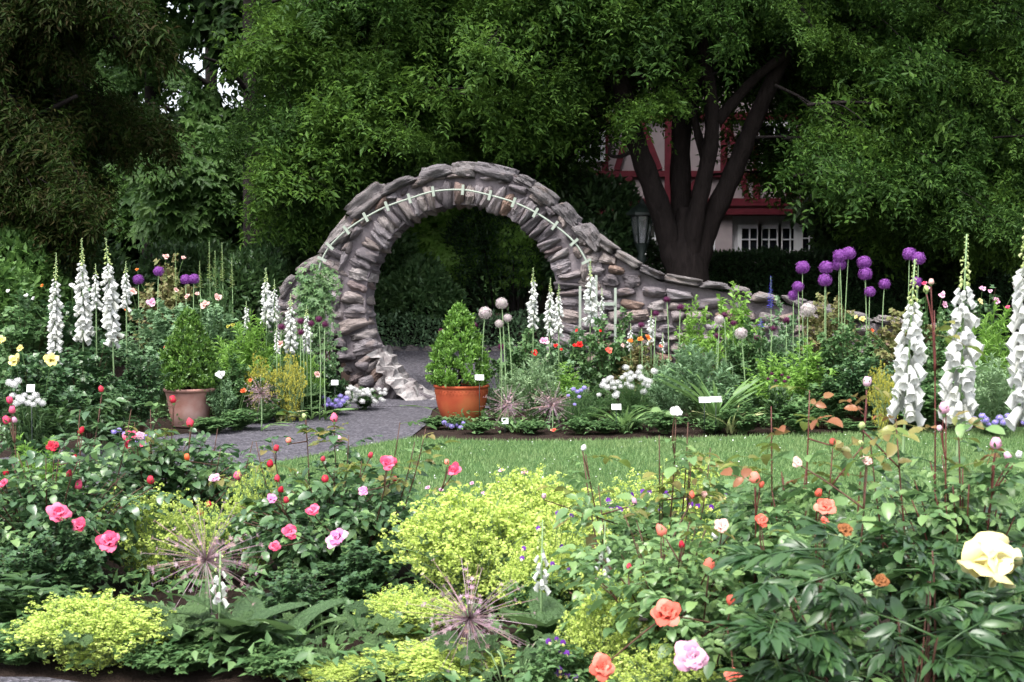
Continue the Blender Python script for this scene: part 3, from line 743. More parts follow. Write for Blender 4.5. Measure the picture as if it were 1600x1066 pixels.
def rect(x0, x1, y0, y1): return [(x0, y0), (x1, y0), (x1, y1), (x0, y1)]

# the big tree with several stems, right of the gate
tb = np.array([at(1074, 440, 22.0)[0], 22.0, terrain(22)])
big = thing('broad_tree', 'big dark-trunked tree forking into several stems in front of the house', 'tree', tb)
parts = [roots_flare(zat(325, 22) - tb[2], .335, .45)]
for pts, r0, r1 in (
    ([(1066, 436, 22), (1052, 400, 22), (1042, 362, 21.95), (1022, 300, 21.8), (1000, 240, 21.6), (982, 180, 21.4), (964, 105, 21.2), (945, 20, 21), (925, -90, 20.6), (890, -220, 20)], .24, .10),
    ([(1070, 436, 22.1), (1065, 340, 22.2), (1063, 260, 22.3), (1065, 170, 22.4), (1058, 60, 22.5), (1050, -60, 22.6), (1062, -220, 22.8)], .22, .11),
    ([(1078, 432, 21.95), (1085, 350, 21.8), (1100, 280, 21.7), (1112, 210, 21.6), (1110, 140, 21.6), (1098, 75, 21.6), (1090, -60, 21.5)], .18, .08),
    ([(1084, 436, 22), (1094, 395, 22), (1106, 355, 22), (1132, 300, 21.9), (1154, 250, 21.8), (1172, 205, 21.7), (1196, 150, 21.5), (1240, 60, 21.2), (1310, -60, 20.8)], .23, .10),
    ([(1120, 190, 21.6), (1150, 155, 21.5), (1185, 118, 21.3), (1235, 80, 21)], .11, .06),
    ([(968, 125, 21.2), (935, 112, 21), (905, 122, 20.8), (878, 138, 20.6)], .085, .03),
    ([(966, 118, 21.2), (985, 112, 21), (1005, 122, 20.9), (1020, 138, 20.8)], .075, .03),
    ([(1106, 268, 21.7), (1092, 215, 21.8), (1084, 175, 21.9), (1092, 130, 22), (1120, 90, 22)], .08, .05),
    ([(990, 235, 21.6), (968, 245, 21.4), (952, 240, 21.2), (960, 215, 21.2), (975, 200, 21.2)], .04, .015),
): parts.append(limb(pts, 22, r0 * .84, r1 * .9, tb))
V, F, _ = cat(parts); link('trunk', new_mesh('trunk', V, F, M['bark']), big)
crown = link('crown', None, big, (0, 0, 0)); hub = at(1074, 100, 22)
hang_boughs(crown, tb, ['pin', 'pin2'], [
    ([(720, -260), (1640, -260), (1640, 60), (1330, 65), (1230, 40), (1160, 5), (1040, -25), (930, -5), (880, 50), (720, 60)], 19.8, 24, 135),
    ([(1270, 60), (1640, 60), (1640, 330), (1340, 330), (1330, 240), (1280, 190)], 20, 24, 90),
    ([(1345, 230), (1640, 230), (1640, 345), (1350, 345)], 22.8, 25, 30),
    ([(690, 30), (890, 60), (860, 170), (830, 200), (700, 200)], 20.5, 24, 42),
    (rect(930, 1225, 5, 95), 22.8, 24.8, 24), (rect(930, 1230, -40, 10), 20, 21, 9), (rect(840, 890, 90, 130), 20.3, 20.8, 3), (rect(1000, 1035, 110, 150), 20.4, 20.8, 2), (rect(900, 1010, 100, 150), 23, 24.5, 4), (rect(1190, 1240, 90, 180), 22, 23.5, 4), (rect(1195, 1260, 190, 260), 22.5, 23.5, 4), (rect(850, 920, 120, 220), 22.5, 24, 7),
    (rect(880, 1900, -800, -240), 18.8, 28, 150)], hub)  # last region: unseen boughs above the frame, added to shade house and understory

# second broad tree, left of the gate
b2 = np.array([at(398, 440, 24.0)[0], 24.0, terrain(24)])
t2 = thing('broad_tree', 'light green broad tree with straight dark trunk left of the gate', 'tree', b2)
parts = [roots_flare(3.0, .2, .85)] + [limb(p, 24, a, b, b2) for p, a, b in (
    ([(400, 330, 24), (398, 250, 24), (396, 150, 24), (392, 50, 24), (398, -80, 24), (402, -250, 24)], .19, .11),
    ([(398, 215, 24), (450, 150, 23.2), (520, 90, 22.5), (600, 40, 22)], .07, .03), ([(398, 120, 24), (460, 40, 23), (540, -60, 22)], .07, .03), ([(398, 160, 24), (360, 110, 23.5), (320, 90, 23)], .05, .02))]
V, F, _ = cat(parts); link('trunk', new_mesh('trunk', V, F, M['bark2']), t2)
c2 = link('crown', None, t2, (0, 0, 0))
hang_boughs(c2, b2, ['pin2', 'pin2', 'pin'], [
    ([(440, -260), (740, -260), (740, 190), (690, 180), (640, 190), (590, 220), (540, 250), (500, 270), (460, 270), (480, 200), (400, 190), (390, 160), (440, 120), (450, 40)], 20.0, 23.5, 105),
    (rect(490, 550, 250, 300), 20.5, 22.5, 8),
    (rect(250, 760, -700, -260), 19, 27, 36)], at(520, 80, 24.5))  # last region: out-of-view crown above the frame, put in for the shade it casts

# weeping brownish tree at the far left
b3 = np.array([at(-60, 440, 20.5)[0], 20.5, terrain(20.5)])
t3 = thing('weeping_tree', 'weeping tree with drooping olive brown foliage at the left edge', 'tree', b3)
parts = [roots_flare(2.6, .24, .8)] + [limb(p, 20, a, b, b3) for p, a, b in (
    ([(-60, 330, 20.5), (-50, 230, 20.5), (-30, 120, 20.4), (10, 0, 20.2), (40, -160, 20)], .2, .09), ([(-50, 230, 20.5), (10, 195, 20), (60, 180, 19.6), (120, 150, 19.2)], .07, .025), ([(-30, 120, 20.4), (80, 60, 19.6), (200, 60, 19.2)], .07, .02))]
V, F, _ = cat(parts); link('trunk', new_mesh('trunk', V, F, M['bark2']), t3)
c3 = link('crown', None, t3, (0, 0, 0))
hang_boughs(c3, b3, ['weep'], [([(-160, -260), (150, -260), (160, 20), (120, 90), (190, 140), (240, 190), (245, 215), (190, 235), (130, 270), (110, 330), (-160, 340)], 18.6, 21.5, 115), (rect(-400, 250, -800, -260), 18, 25, 30)], at(-120, 0, 21))  # second region: boughs above the view, added to darken the foliage below

# darker trees standing behind
def back_tree(px, d, r, label, regions, kinds, name='maple_tree', h=7, scale=(.9, 1.4), lean=0):
    b = np.array([at(px, 440, d)[0], d, terrain(d)]); t = thing(name, label, 'tree', b, 'trees standing behind the garden')
    parts = [roots_flare(2.2, r, .85), limb([(px, 400, d), (px + lean, 200, d), (px + lean * 2, 0, d), (px + lean * 2.5, -300, d)], d, r * .86, r * .5, b)]
    for k_ in range(5):
        y_ = random.uniform(-150, 180); s = random.choice([-1, 1]); parts.append(limb([(px + lean, y_ + 40, d), (px + s * 60, y_, d - .6), (px + s * 130, y_ - 50, d - 1.2)], d, r * .4, r * .12, b))
    V, F, _ = cat(parts); link('trunk', new_mesh('trunk', V, F, M['bark2']), t)
    c = link('crown', None, t, (0, 0, 0)); hang_boughs(c, b, kinds, regions, at(px, 50, d + .5), scale)
back_tree(238, 27, .20, 'dark maple with thin trunk behind the tall white foxgloves', [(rect(180, 345, -200, -40), 25, 28, 9), (rect(345, 460, -200, 260), 25.5, 28, 20), (rect(200, 330, 200, 310), 25, 28, 10), (rect(190, 300, 30, 170), 25, 28, 1)], ['star'])
def small_boughs(px0, px1, py0, py1, d, n_, own):
    o = [q for q in bpy.data.objects if q.get('label') == own][0]; cr = [q for q in o.children if q.name.startswith('crown')][0]
    hang_boughs(cr, np.array(o.location), ['star'], [(rect(px0, px1, py0, py1), d, d + 2, n_)], at(240, 50, 27.5), (.3, .55))
small_boughs(150, 310, -30, 190, 25.5, 17, 'dark maple with thin trunk behind the tall white foxgloves')
back_tree(208, 29, .15, 'slim trunked maple with sky gaps behind the weeping tree', [(rect(120, 330, 230, 340), 28, 31, 14), (rect(40, 160, -150, 180), 27, 30, 9), (rect(180, 360, -300, -60), 27, 31, 6)], ['star'])
back_tree(430, 28, .22, 'dark maple between the straight trunk and the gate', [(rect(400, 640, -150, 380), 26, 29, 46)], ['star', 'wood'])
back_tree(620, 31, .2, 'dark tree directly above the round gate', [(rect(540, 860, -150, 330), 29, 32, 50)], ['wood'])
back_tree(840, 33, .25, 'dark tree behind the gate right shoulder', [(rect(760, 960, -200, 330), 31, 34, 34)], ['wood'])
back_tree(1330, 27.5, .25, 'dark tree at the right corner of the house', [([(1300, -150), (1470, -150), (1470, 370), (1330, 370), (1300, 250)], 26, 29, 42)], ['wood', 'star'])
back_tree(1520, 28, .25, 'dark tree behind the hedge at the right edge', [(rect(1420, 1680, -150, 400), 26, 29.5, 50)], ['wood', 'star'])
back_tree(70, 31, .22, 'dark tree showing through the weeping tree', [(rect(-120, 190, 180, 420), 28, 32, 30), (rect(-160, 80, -200, 160), 28, 32, 14)], ['wood'])
back_tree(330, 33, .2, 'distant dark tree low behind the left border', [(rect(150, 520, 225, 420), 30, 34, 46)], ['wood'])
back_tree(1180, 40, .3, 'tall dark tree behind the house roof', [(rect(860, 1400, -260, 160), 38, 42, 50)], ['wood'], scale=(1.2, 1.9))

# the far wood: one mass
rsw = np.random.default_rng(77); n = 26000
X = rsw.uniform(-26, 26, n); Zs = rsw.uniform(0, 1, n) ** 1.1 * (6.0 + 2.2 * np.sin(X * .9) + 1.5 * np.sin(X * 2.3 + 1))
gap = (np.abs(X + 10.4) < 2.6) & (Zs > 3.4)
keep = ~gap | (rsw.uniform(0, 1, n) < .06)
P = np.stack([X, rsw.uniform(42, 46, n), Zs + .4], 1)[keep]; n = len(P)
V, F = scat((STAR[0] * 3.2, STAR[1]), frames(rsw.normal(0, 1, (n, 3)), np.tile([0, -.6, 1.0], (n, 1)) + rsw.normal(0, .4, (n, 3))), P, rsw.uniform(.7, 1.3, n))
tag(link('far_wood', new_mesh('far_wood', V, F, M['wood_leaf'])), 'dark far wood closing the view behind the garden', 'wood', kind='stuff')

# ------------------------------------------------------------------ hedge and shrubs in the middle distance
def leaf_mass(name, label, cat_, base, size, n_, proto, mat, seed, shape='box', lump=.12, group=None, stems=True):
    """a shrub or hedge: leaves through the outer part of its volume on a twiggy frame"""
    rs = np.random.default_rng(seed); sx, sy, sz = size
    if shape == 'box':
        P_ = rs.uniform(-1, 1, (n_, 3)); f = rs.integers(0, 3, n_); sg = np.where(rs.uniform(0, 1, n_) < .5, -1, 1)
        f = np.where((f == 2) & (sg < 0), 1, f); sg = np.where(f == 1, -1, sg)
        P_[np.arange(n_), f] = sg * (1 - np.abs(rs.normal(0, .10, n_)))
        N_ = np.zeros((n_, 3)); N_[np.arange(n_), f] = sg
        P_ = P_ * np.array([sx, sy, sz]) / 2 + [0, 0, sz / 2]
    else:
        N_ = nrm(rs.normal(0, 1, (n_, 3))); N_[:, 2] = np.abs(N_[:, 2]) * np.where(rs.uniform(0, 1, n_) < .85, 1, -.3)
        r_ = 1 - np.abs(rs.normal(0, .16, n_)); P_ = N_ * r_[:, None] * np.array([sx, sy, sz * .55]) / [2, 2, 1] + [0, 0, sz * .45]
        P_[:, 2] = np.maximum(P_[:, 2], .02)
    lm = np.sin(P_[:, 0] * 5.3 + seed) * np.sin(P_[:, 2] * 4.7 + 2 * seed) * np.sin(P_[:, 1] * 4.1 + 1)
    P_ = P_ + N_ * (lm * lump + rs.normal(0, .02, n_))[:, None]
    D = N_ * .7 + rs.normal(0, .55, (n_, 3)) + [0, 0, .25]; U = N_ * .4 + [0, 0, 1.0] + rs.normal(0, .4, (n_, 3))
    V, F = scat(proto, frames(D, U), P_, rs.uniform(.7, 1.25, n_))
    t = thing(name, label, cat_, base, group); link('foliage', new_mesh('foliage', V, F, mat), t)
    if shape == 'box' and sz > .8:
        Vb, Fb = box(-sx * .47, sx * .47, -sy * .36, sy * .36, 0, sz * .9); link('inner_twigs', new_mesh('inner_twigs', Vb, Fb, M['bark2'], smooth=False), t)
    st = []
    for q in range(10):
        e = P_[rs.integers(0, n_)] * [.8, .8, .9]; st.append(tube(bez([e[0] * .5, e[1] * .3, 0], [e[0] * .6, e[1] * .5, e[2] * .6], e, 5), [.03, .025, .02, .014, .006], 5))
    V, F, _ = cat(st); link('stem', new_mesh('stem', V, F, M['bark2']), t)
    return t
LF = lambda s, w=.5: wide((RH[0] * s, RH[1]), w)
hbp = lambda px, d: np.array([at(px, 440, d)[0], d, terrain(d)])
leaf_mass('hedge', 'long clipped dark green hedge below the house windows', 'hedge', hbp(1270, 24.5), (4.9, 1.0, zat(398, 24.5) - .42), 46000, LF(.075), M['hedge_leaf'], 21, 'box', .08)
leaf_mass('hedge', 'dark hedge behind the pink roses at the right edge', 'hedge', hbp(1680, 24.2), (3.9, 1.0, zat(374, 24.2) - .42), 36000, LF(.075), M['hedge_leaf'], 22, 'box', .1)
leaf_mass('evergreen_shrub', 'dark rhododendron shrub beside the iron lantern', 'shrub', hbp(935, 23.2), (1.7, 1.2, 2.7), 5200, LF(.15, .4), M['dark_leaf'], 23, 'dome', .2)
leaf_mass('evergreen_shrub', 'dark shrub behind the sloping wall left of the big trunk', 'shrub', hbp(965, 22.9), (1.0, .8, 1.2), 3000, LF(.12, .4), M['dark_leaf'], 24, 'dome', .2)
# seen through the gate
leaf_mass('evergreen_shrub', 'dark yew filling the right side of the gate opening', 'shrub', hbp(800, 24), (2.2, 1.2, 2.4), 8000, LF(.09, .3), M['hedge_leaf'], 25, 'dome', .2)
leaf_mass('leafy_shrub', 'rounded mid green shrub seen low through the gate', 'shrub', hbp(652, 23), (1.3, 1.0, 1.25), 4200, LF(.10, .5), M['garden_leaf'], 26, 'dome', .18)
leaf_mass('leafy_shrub', 'green shrub against the left inside edge of the gate', 'shrub', hbp(596, 23.6), (.9, .9, 2.3), 3400, LF(.11, .5), M['garden_leaf'], 27, 'dome', .2)
bm = np.array([at(735, 440, 25.5)[0], 25.5, terrain(25.5)])
mp = thing('maple_tree', 'small maple with bright green leaves seen through the gate top', 'tree', bm)
V, F, _ = cat([limb([(735, 520, 25.5), (725, 430, 25.5), (735, 360, 25.4), (745, 250, 25.3)], 25, .1, .04, bm), limb([(728, 430, 25.5), (670, 370, 25.2), (620, 330, 25)], 25, .05, .02, bm), limb([(730, 410, 25.5), (790, 370, 25.2), (840, 340, 25)], 25, .05, .02, bm)])
link('trunk', new_mesh('trunk', V, F, M['bark2']), mp); cm = link('crown', None, mp, (0, 0, 0))
BW['brightstar'] = [bough(170 + i, STAR, 420, 1.5, 1.2, .3, .3, mats=[M['fresh_leaf'], M['bark2']], hang=.5) for i in range(2)]
hang_boughs(cm, bm, ['brightstar'], [([(575, 300), (880, 300), (870, 390), (820, 410), (760, 400), (700, 405), (640, 410), (600, 440), (570, 440)], 23.8, 25.2, 30)], at(735, 330, 26), (.6, .9))
leaf_mass('ground_cover', 'low green ground cover bank beyond the path inside the gate', 'plant', hbp(720, 22.9), (3.4, 1.5, .42), 5200, LF(.07, .5), M['blue_leaf'], 28, 'box', .08)
# understory on the left
for (px, d, sx, sz, mt, lab, sd_) in (
    (20, 19, 1.6, 2.0, 'maple_leaf', 'leafy shrub behind the leftmost foxglove under the weeping tree', 30), (130, 20.5, 1.8, 1.7, 'dark_leaf', 'dark shrub behind the pair of tall foxgloves', 31),
    (385, 20.5, 1.5, 1.55, 'dark_leaf', 'dark rounded shrub behind the left wall stub', 32), (300, 22, 2.0, 1.6, 'dark_leaf', 'dark shrub behind the pale flower spires', 33), (470, 22.5, 1.6, 2.0, 'wood_leaf', 'dim shrub in shade behind the gate left shoulder', 34), (-60, 17, 1.6, 1.9, 'maple_leaf', 'green shrub cut by the left edge of the picture', 35)):
    leaf_mass('leafy_shrub', lab, 'shrub', hbp(px, d), (sx, 1.2, sz), 4200, LF(.12, .45), M[mt], sd_, 'dome', .2)

# ------------------------------------------------------------------ plant parts
def leaf_grid(rows, w, fold=.18, curl=.25, serr=0.0, shape=(.9, .55), seed=0):
    """one leaf along +Y, folded at its midrib, curled to its tip"""
    rs = np.random.default_rng(seed); V, Q = [], []
    for i in range(rows + 1):
        t = i / rows; ww = w * (math.sin(math.pi * t ** shape[0]) ** shape[1]) if 0 < i < rows else 0.012
        if serr and 0 < i < rows: ww *= 1 + serr * (1 if i % 2 else -1)
        z_ = -curl * t * t; k_ = rs.normal(0, .02)
        V += [[-ww, t, z_ + fold * ww + k_], [0, t, z_], [ww, t, z_ + fold * ww - k_]]
    for i in range(rows):
        a = i * 3; Q += [[a, a + 1, a + 4, a + 3], [a + 1, a + 2, a + 5, a + 4]]
    return np.array(V), quads(Q)
def compound(seed, n_pairs=2, size=.05):
    """rose leaf: leaflets in pairs and one at the end, on a thin stalk"""
    rs = np.random.default_rng(seed); parts = []; Ln = size * (1.15 + .75 * n_pairs)
    dr = rs.uniform(.05, .4)
    pt = lambda t: np.array([0, Ln * t, -dr * Ln * t * t])
    parts.append(tube([pt(t) for t in (0, .4, .8, 1)], size * .025, 3))
    for i in range(n_pairs):
        t = .45 + .48 * i / n_pairs
        for s in (-1, 1):
            lf = leaf_grid(7, .31, rs.uniform(.1, .5), rs.uniform(.05, .4), .035, (.82, .62), seed * 9 + i)
            D = np.array([[s * 1.0, rs.uniform(.25, .6), rs.uniform(-.35, .15)]]); U = np.array([[s * -.15 + rs.normal(0, .2), rs.normal(0, .2), 1]])
            parts.append(scat(lf, frames(D, U), pt(t)[None], [size * rs.uniform(.75, 1.0)]))
    lf = leaf_grid(7, .33, rs.uniform(.1, .5), rs.uniform(.1, .5), .035, (.82, .62), seed * 9 + 7)
    parts.append(scat(lf, frames(np.array([[rs.normal(0, .15), 1, -.3]]), np.array([[0, 0, 1.0]])), pt(1)[None], [size * 1.1]))
    return cat(parts)[:2]
COMP = [compound(i) for i in range(6)]
COMP3 = [compound(20 + i, 1) for i in range(3)]
def variants(mat, protos=COMP): return [new_mesh('leaf', v, f, mat) for v, f in protos]
RL = {k_: variants(M[k_]) for k_ in ('rose_leaf', 'rose_leaf2')}
RL['rose_young'] = variants(M['rose_young'], COMP3 + COMP[:2]); RL['rose_red'] = variants(M['rose_red'], COMP3)
TRIP = cat([scat(RH4, frames(np.array([[s, .7, -.1], ]), np.array([[0, 0, 1.0]])), np.array([[0, .25, 0]]), [.7]) for s in (-1, 1)] + [scat(RH4, np.eye(3)[None], np.array([[0, .35, 0]]), [.8])])[:2]
TRIP = wide(TRIP, .85)

def shoots(rs, n, height, spread, base_r=.18, flat=.45, arch=.35):
    out = []
    for i in range(n):
        a = rs.uniform(0, 6.283); r = math.sqrt(rs.uniform(0, 1)) * spread
        e = np.array([r * math.cos(a), r * math.sin(a), height * (1 - flat * (r / spread) ** 2) * rs.uniform(.72, 1.06)])
        b = np.array([e[0] * base_r, e[1] * base_r, 0]); c = np.array([e[0] * arch, e[1] * arch, e[2] * .7])
        out.append(bez(b, c, e, 7))
    return out
def leaves_on(rs, sh, per, size, t0=.25, along=.45, dz=-.05, jit=.3):
    T, D, U = [], [], []
    for P_ in sh:
        t = rs.uniform(t0, 1, per) ** .85 * (len(P_) - 1.001); i = t.astype(int); f = (t - i)[:, None]
        p = P_[i] * (1 - f) + P_[i + 1] * f; tg = nrm(P_[i + 1] - P_[i]); a = rs.uniform(0, 6.283, per)
        D.append(np.stack([np.cos(a), np.sin(a), rs.normal(dz, jit, per)], 1) + tg * along * rs.uniform(.3, 1.6, per)[:, None]); T.append(p)
        U.append(np.stack([rs.normal(0, .35, per), rs.normal(0, .35, per), np.ones(per)], 1))
    T, D, U = map(np.concatenate, (T, D, U))
    return T, frames(D, U), size * rs.uniform(.6, 1.2, len(T))
def bush_mesh(seed, n, height, spread, per, size, proto, mats, t0=.2, stem_r=.004, **k):
    rs = np.random.default_rng(seed); sh = shoots(rs, n, height, spread, **{q: k[q] for q in ('base_r', 'flat', 'arch') if q in k})
    T, R, S = leaves_on(rs, sh, per, size, t0, **{q: k[q] for q in ('along', 'dz', 'jit') if q in k})
    parts = [scat(proto, R, T, S) + (0,)] + [tube(P_[::2], np.linspace(stem_r, stem_r * .4, len(P_[::2])), 3, False) + (1,) for P_ in sh]
    V, F, fm = cat(parts); return new_mesh('foliage', V, F, mats, fm)
GS = M['gstem']
BUSH = {
    'rose': [bush_mesh(200 + i, 34, 1.0, .5, 40, .085, TRIP, [M['garden_leaf'], M['cane']]) for i in range(3)],
    'rosedark': [bush_mesh(210 + i, 36, 1.0, .5, 44, .085, TRIP, [M['rose_leaf'], M['cane']]) for i in range(3)],
    'roseblue': [bush_mesh(220 + i, 36, 1.0, .5, 42, .075, TRIP, [M['blue_leaf'], M['gstem']]) for i in range(3)],
    'silver': [bush_mesh(230 + i, 70, 1.0, .5, 42, .085, wide(RH4, .28), [M['silver_leaf'], GS], along=1.2, dz=.25) for i in range(2)],
    'willow': [bush_mesh(240 + i, 60, 1.0, .5, 46, .10, wide(RH4, .27), [M['blue_leaf'], GS], along=1.0, dz=.15) for i in range(2)],
    'feather': [bush_mesh(250 + i, 70, 1.0, .5, 60, .085, wide(RH, .10), [M['garden_leaf'], GS], along=.9, dz=.1, t0=.1) for i in range(2)],
    'freshfeather': [bush_mesh(260 + i, 60, 1.0, .5, 56, .09, wide(RH4, .22), [M['fresh_leaf'], GS], along=.9, dz=.1) for i in range(2)],
    'fresh': [bush_mesh(270 + i, 40, 1.0, .5, 36, .09, wide(RH4, .5), [M['fresh_leaf'], GS]) for i in range(2)],
    'broad': [bush_mesh(280 + i, 30, 1.0, .5, 22, .16, wide(RH4, .42), [M['dark_leaf'], GS], along=.8) for i in range(2)],
    'olive': [bush_mesh(290 + i, 40, 1.0, .5, 34, .085, TRIP, [M['olive_leaf'], M['cane']]) for i in range(2)],
    'gold': [bush_mesh(300 + i, 46, 1.0, .5, 60, .11, wide(RH, .2), [M['gold'], GS], along=.5, t0=.72, dz=.2, flat=.15, jit=.6) for i in range(2)],
    'low': [bush_mesh(310 + i, 60, 1.0, .5, 34, .12, wide(RH4, .5), [M['garden_leaf'], GS], t0=.1) for i in range(3)],
}
def bush(name, label, px, d, top, width, kind, cat_='plant', group=None, depth=None):
    b = spot(px, d); h = max(zat(top, d) - b[2], .12); w = width * d / FPX
    t = thing(name, label, cat_, b, group)
    f = link('foliage', random.choice(BUSH[kind]), t, scale=(w, depth or w * .9, h), rotz=0)
    f.rotation_euler = (0, 0, random.choice([0, math.pi / 2, math.pi, -math.pi / 2])); f.scale = (w, (depth or w * .9), h)
    return t
def stem_to(parent, a, b, r=.005, mat='gstem', bow=.06, name='stem', sides=5):
    a, b = np.asarray(a, float), np.asarray(b, float); m = (a + b) / 2 + RS.normal(0, bow, 3) * np.linalg.norm(b - a) * [1, 1, .1]
    V, F = tube(bez(a, m, b, 7), np.linspace(r, r * .65, 7), sides); return link(name, new_mesh(name, V, F, M[mat]), parent)

# --- roses
def petal_grid(k_=4, rows=5, w=.5, cup=.35, curl=.25, ruffle=.05, seed=0):
    rs = np.random.default_rng(seed); V, Q = [], []; ph = rs.uniform(0, 6.28)
    for i in range(rows + 1):
        v = i / rows; ww = w * math.sin(math.pi * min(.2 + .62 * v, 1)) ** .8 * (1 if v < .95 else .8)
        for j in range(k_ + 1):
            u = 2 * j / k_ - 1; x = ww * u
            y = cup * (u * u) * ww - .28 * math.sin(v * math.pi * .75) + curl * max(0, v - .6) ** 2 * 4
            V.append([x, y + ruffle * math.sin(4 * u + ph) * v * v, v * (1 - .1 * u * u)])
    n1 = k_ + 1
    for i in range(rows):
        for j in range(k_): Q.append([i * n1 + j, i * n1 + j + 1, (i + 1) * n1 + j + 1, (i + 1) * n1 + j])
    return np.array(V), quads(Q)
PETALS = [petal_grid(seed=i, curl=.18 + .08 * i, ruffle=.03 + .03 * i) for i in range(3)]
PET_S = petal_grid(2, 2, seed=9, curl=.3)
def bloom(n_, r, openness=1.0, seed=0):
    """places of the petals of a full rose of radius r facing +Z: (matrix, offset)"""
    rs = np.random.default_rng(seed); out = []
    for i in range(n_):
        f = (i + .5) / n_; a = i * 2.39996 + rs.normal(0, .15); tilt = (-.30 + 1.55 * f ** 1.25 * openness) + rs.normal(0, .07); ln = r * (.62 + .42 * f) * rs.uniform(.92, 1.08)
        R = rotz(a) @ rotx(-tilt) * ln; R[:, 0] *= 1.05
        out.append((R, rotz(a) @ np.array([0, .16 * r * f, -.12 * r * f])))
    return out
def bloom_mesh(n_, r, mat, openness=1.0, seed=0, proto=None):
    parts = []
    for R, t in bloom(n_, r, openness, seed):
        V, F = proto or PET_S; parts.append((V @ R.T + t, F))
    V, F, _ = cat(parts); V[:, 2] -= V[:, 2].min() * .5
    return new_mesh('flower', V, F, mat)
def bud_mesh(mat, seed, tall=1.5):
    rs = np.random.default_rng(seed)
    prof = [(.02, 0), (.36, .12), (.5, .4), (.46, .75), (.3, 1.1), (.12, tall * .92), (.02, tall)]
    V, F = lathe(prof, 9); ang = np.arctan2(V[:, 1], V[:, 0]); V[:, :2] *= (1 + .12 * np.sin(2 * ang + V[:, 2] * 4))[:, None]
    sep = leaf_grid(3, .16, .3, -.1, 0); T, D = [], []
    parts = [(V, F, 0)]
    for k_ in range(5):
        a = k_ * 1.2566; op = rs.uniform(.3, 1.2)
        parts.append(scat(sep, frames(np.array([[math.cos(a) * op, math.sin(a) * op, .8 - op * .5]]), np.array([[-math.cos(a), -math.sin(a), .4]])), np.array([[.25 * math.cos(a), .25 * math.sin(a), .05]]), [.85]) + (1,))
    V, F = lathe([(.03, -.35), (.16, -.2), (.2, 0), (.1, .1)], 7); parts.append((V, F, 1))
    V, F, fm = cat(parts); return new_mesh('bud', V, F, [M[mat], M['gstem']], fm)
BLOOMS = {}
def get_bloom(mat, big):
    k_ = (mat, big)
    if k_ not in BLOOMS:
        BLOOMS[k_] = [bloom_mesh(26 if big else 14, 1.0, M[mat], .85 + .2 * i, 5 * i + 1, PETALS[i % 3] if big else None) for i in range(2)]
    return BLOOMS[k_]
BUDS = {}
def get_bud(mat):
    if mat not in BUDS: BUDS[mat] = [bud_mesh(mat, i, 1.15 + .2 * i) for i in range(2)]
    return BUDS[mat]
PM = {}
def facing(v, spin=None):
    z_ = nrm(np.asarray(v, float)); x = nrm(np.cross([0, 0, 1.0] if abs(z_[2]) < .95 else [1.0, 0, 0], z_)); R = np.stack([x, np.cross(z_, x), z_], 1)
    return R @ rotz(RS.uniform(0, 6.28) if spin is None else spin)
def flower(parent, base, px, py, d, dia, mat, face=None, big=False, stem='gstem', from_pt=None, n_petals=24, openness=1.0, label=None):
    """an open flower dia pixels across in the photograph; big ones are made of separate petals"""
    p = at(px, py, d) - base; r = dia * d / FPX / 2
    face = face if face is not None else np.array([RS.normal(0, .35), -.75, RS.uniform(.4, .9)])
    R = facing(face)
    if from_pt is not None: stem_to(parent, from_pt, p - nrm(face) * r * .3, .0035 if d < 9 else .004, stem)
    if not big:
        o = link('flower', random.choice(get_bloom(mat, d < 9)), parent, mat4=m4(R, p - R[:, 2] * r * .35, r * .92))
    else:
        V, F = lathe([(.03, -.45), (.16, -.3), (.22, -.1), (.12, .2), (.05, .35)], 8)
        if 'calyx' not in PM: PM['calyx'] = new_mesh('flower', V, F, M['gstem'])
        o = link('flower', PM['calyx'], parent, mat4=m4(R, p - R[:, 2] * r * .3, r * .8))
        for k_, (Q, t) in enumerate(bloom(n_petals, 1.15, openness, int(px))):
            key = (mat, k_ % 3)
            if key not in PM: PM[key] = new_mesh('petal', *PETALS[k_ % 3], M[mat])
            link('petal', PM[key], o, mat4=m4(Q, t))
    if label: o['label'] = label
    return o
def bud(parent, base, px, py, d, dia, mat, stem='cane', from_pt=None, tilt=.25):
    p = at(px, py, d) - base; s = dia * d / FPX * .85; up = np.array([RS.normal(0, tilt), RS.normal(0, tilt), 1.0])
    o = link('bud', random.choice(get_bud(mat)), parent, mat4=m4(facing(up), p - nrm(up) * s * .6, s))
    if from_pt is not None: stem_to(parent, from_pt, p - nrm(up) * s * .8, .0035, stem, .04)
    return o
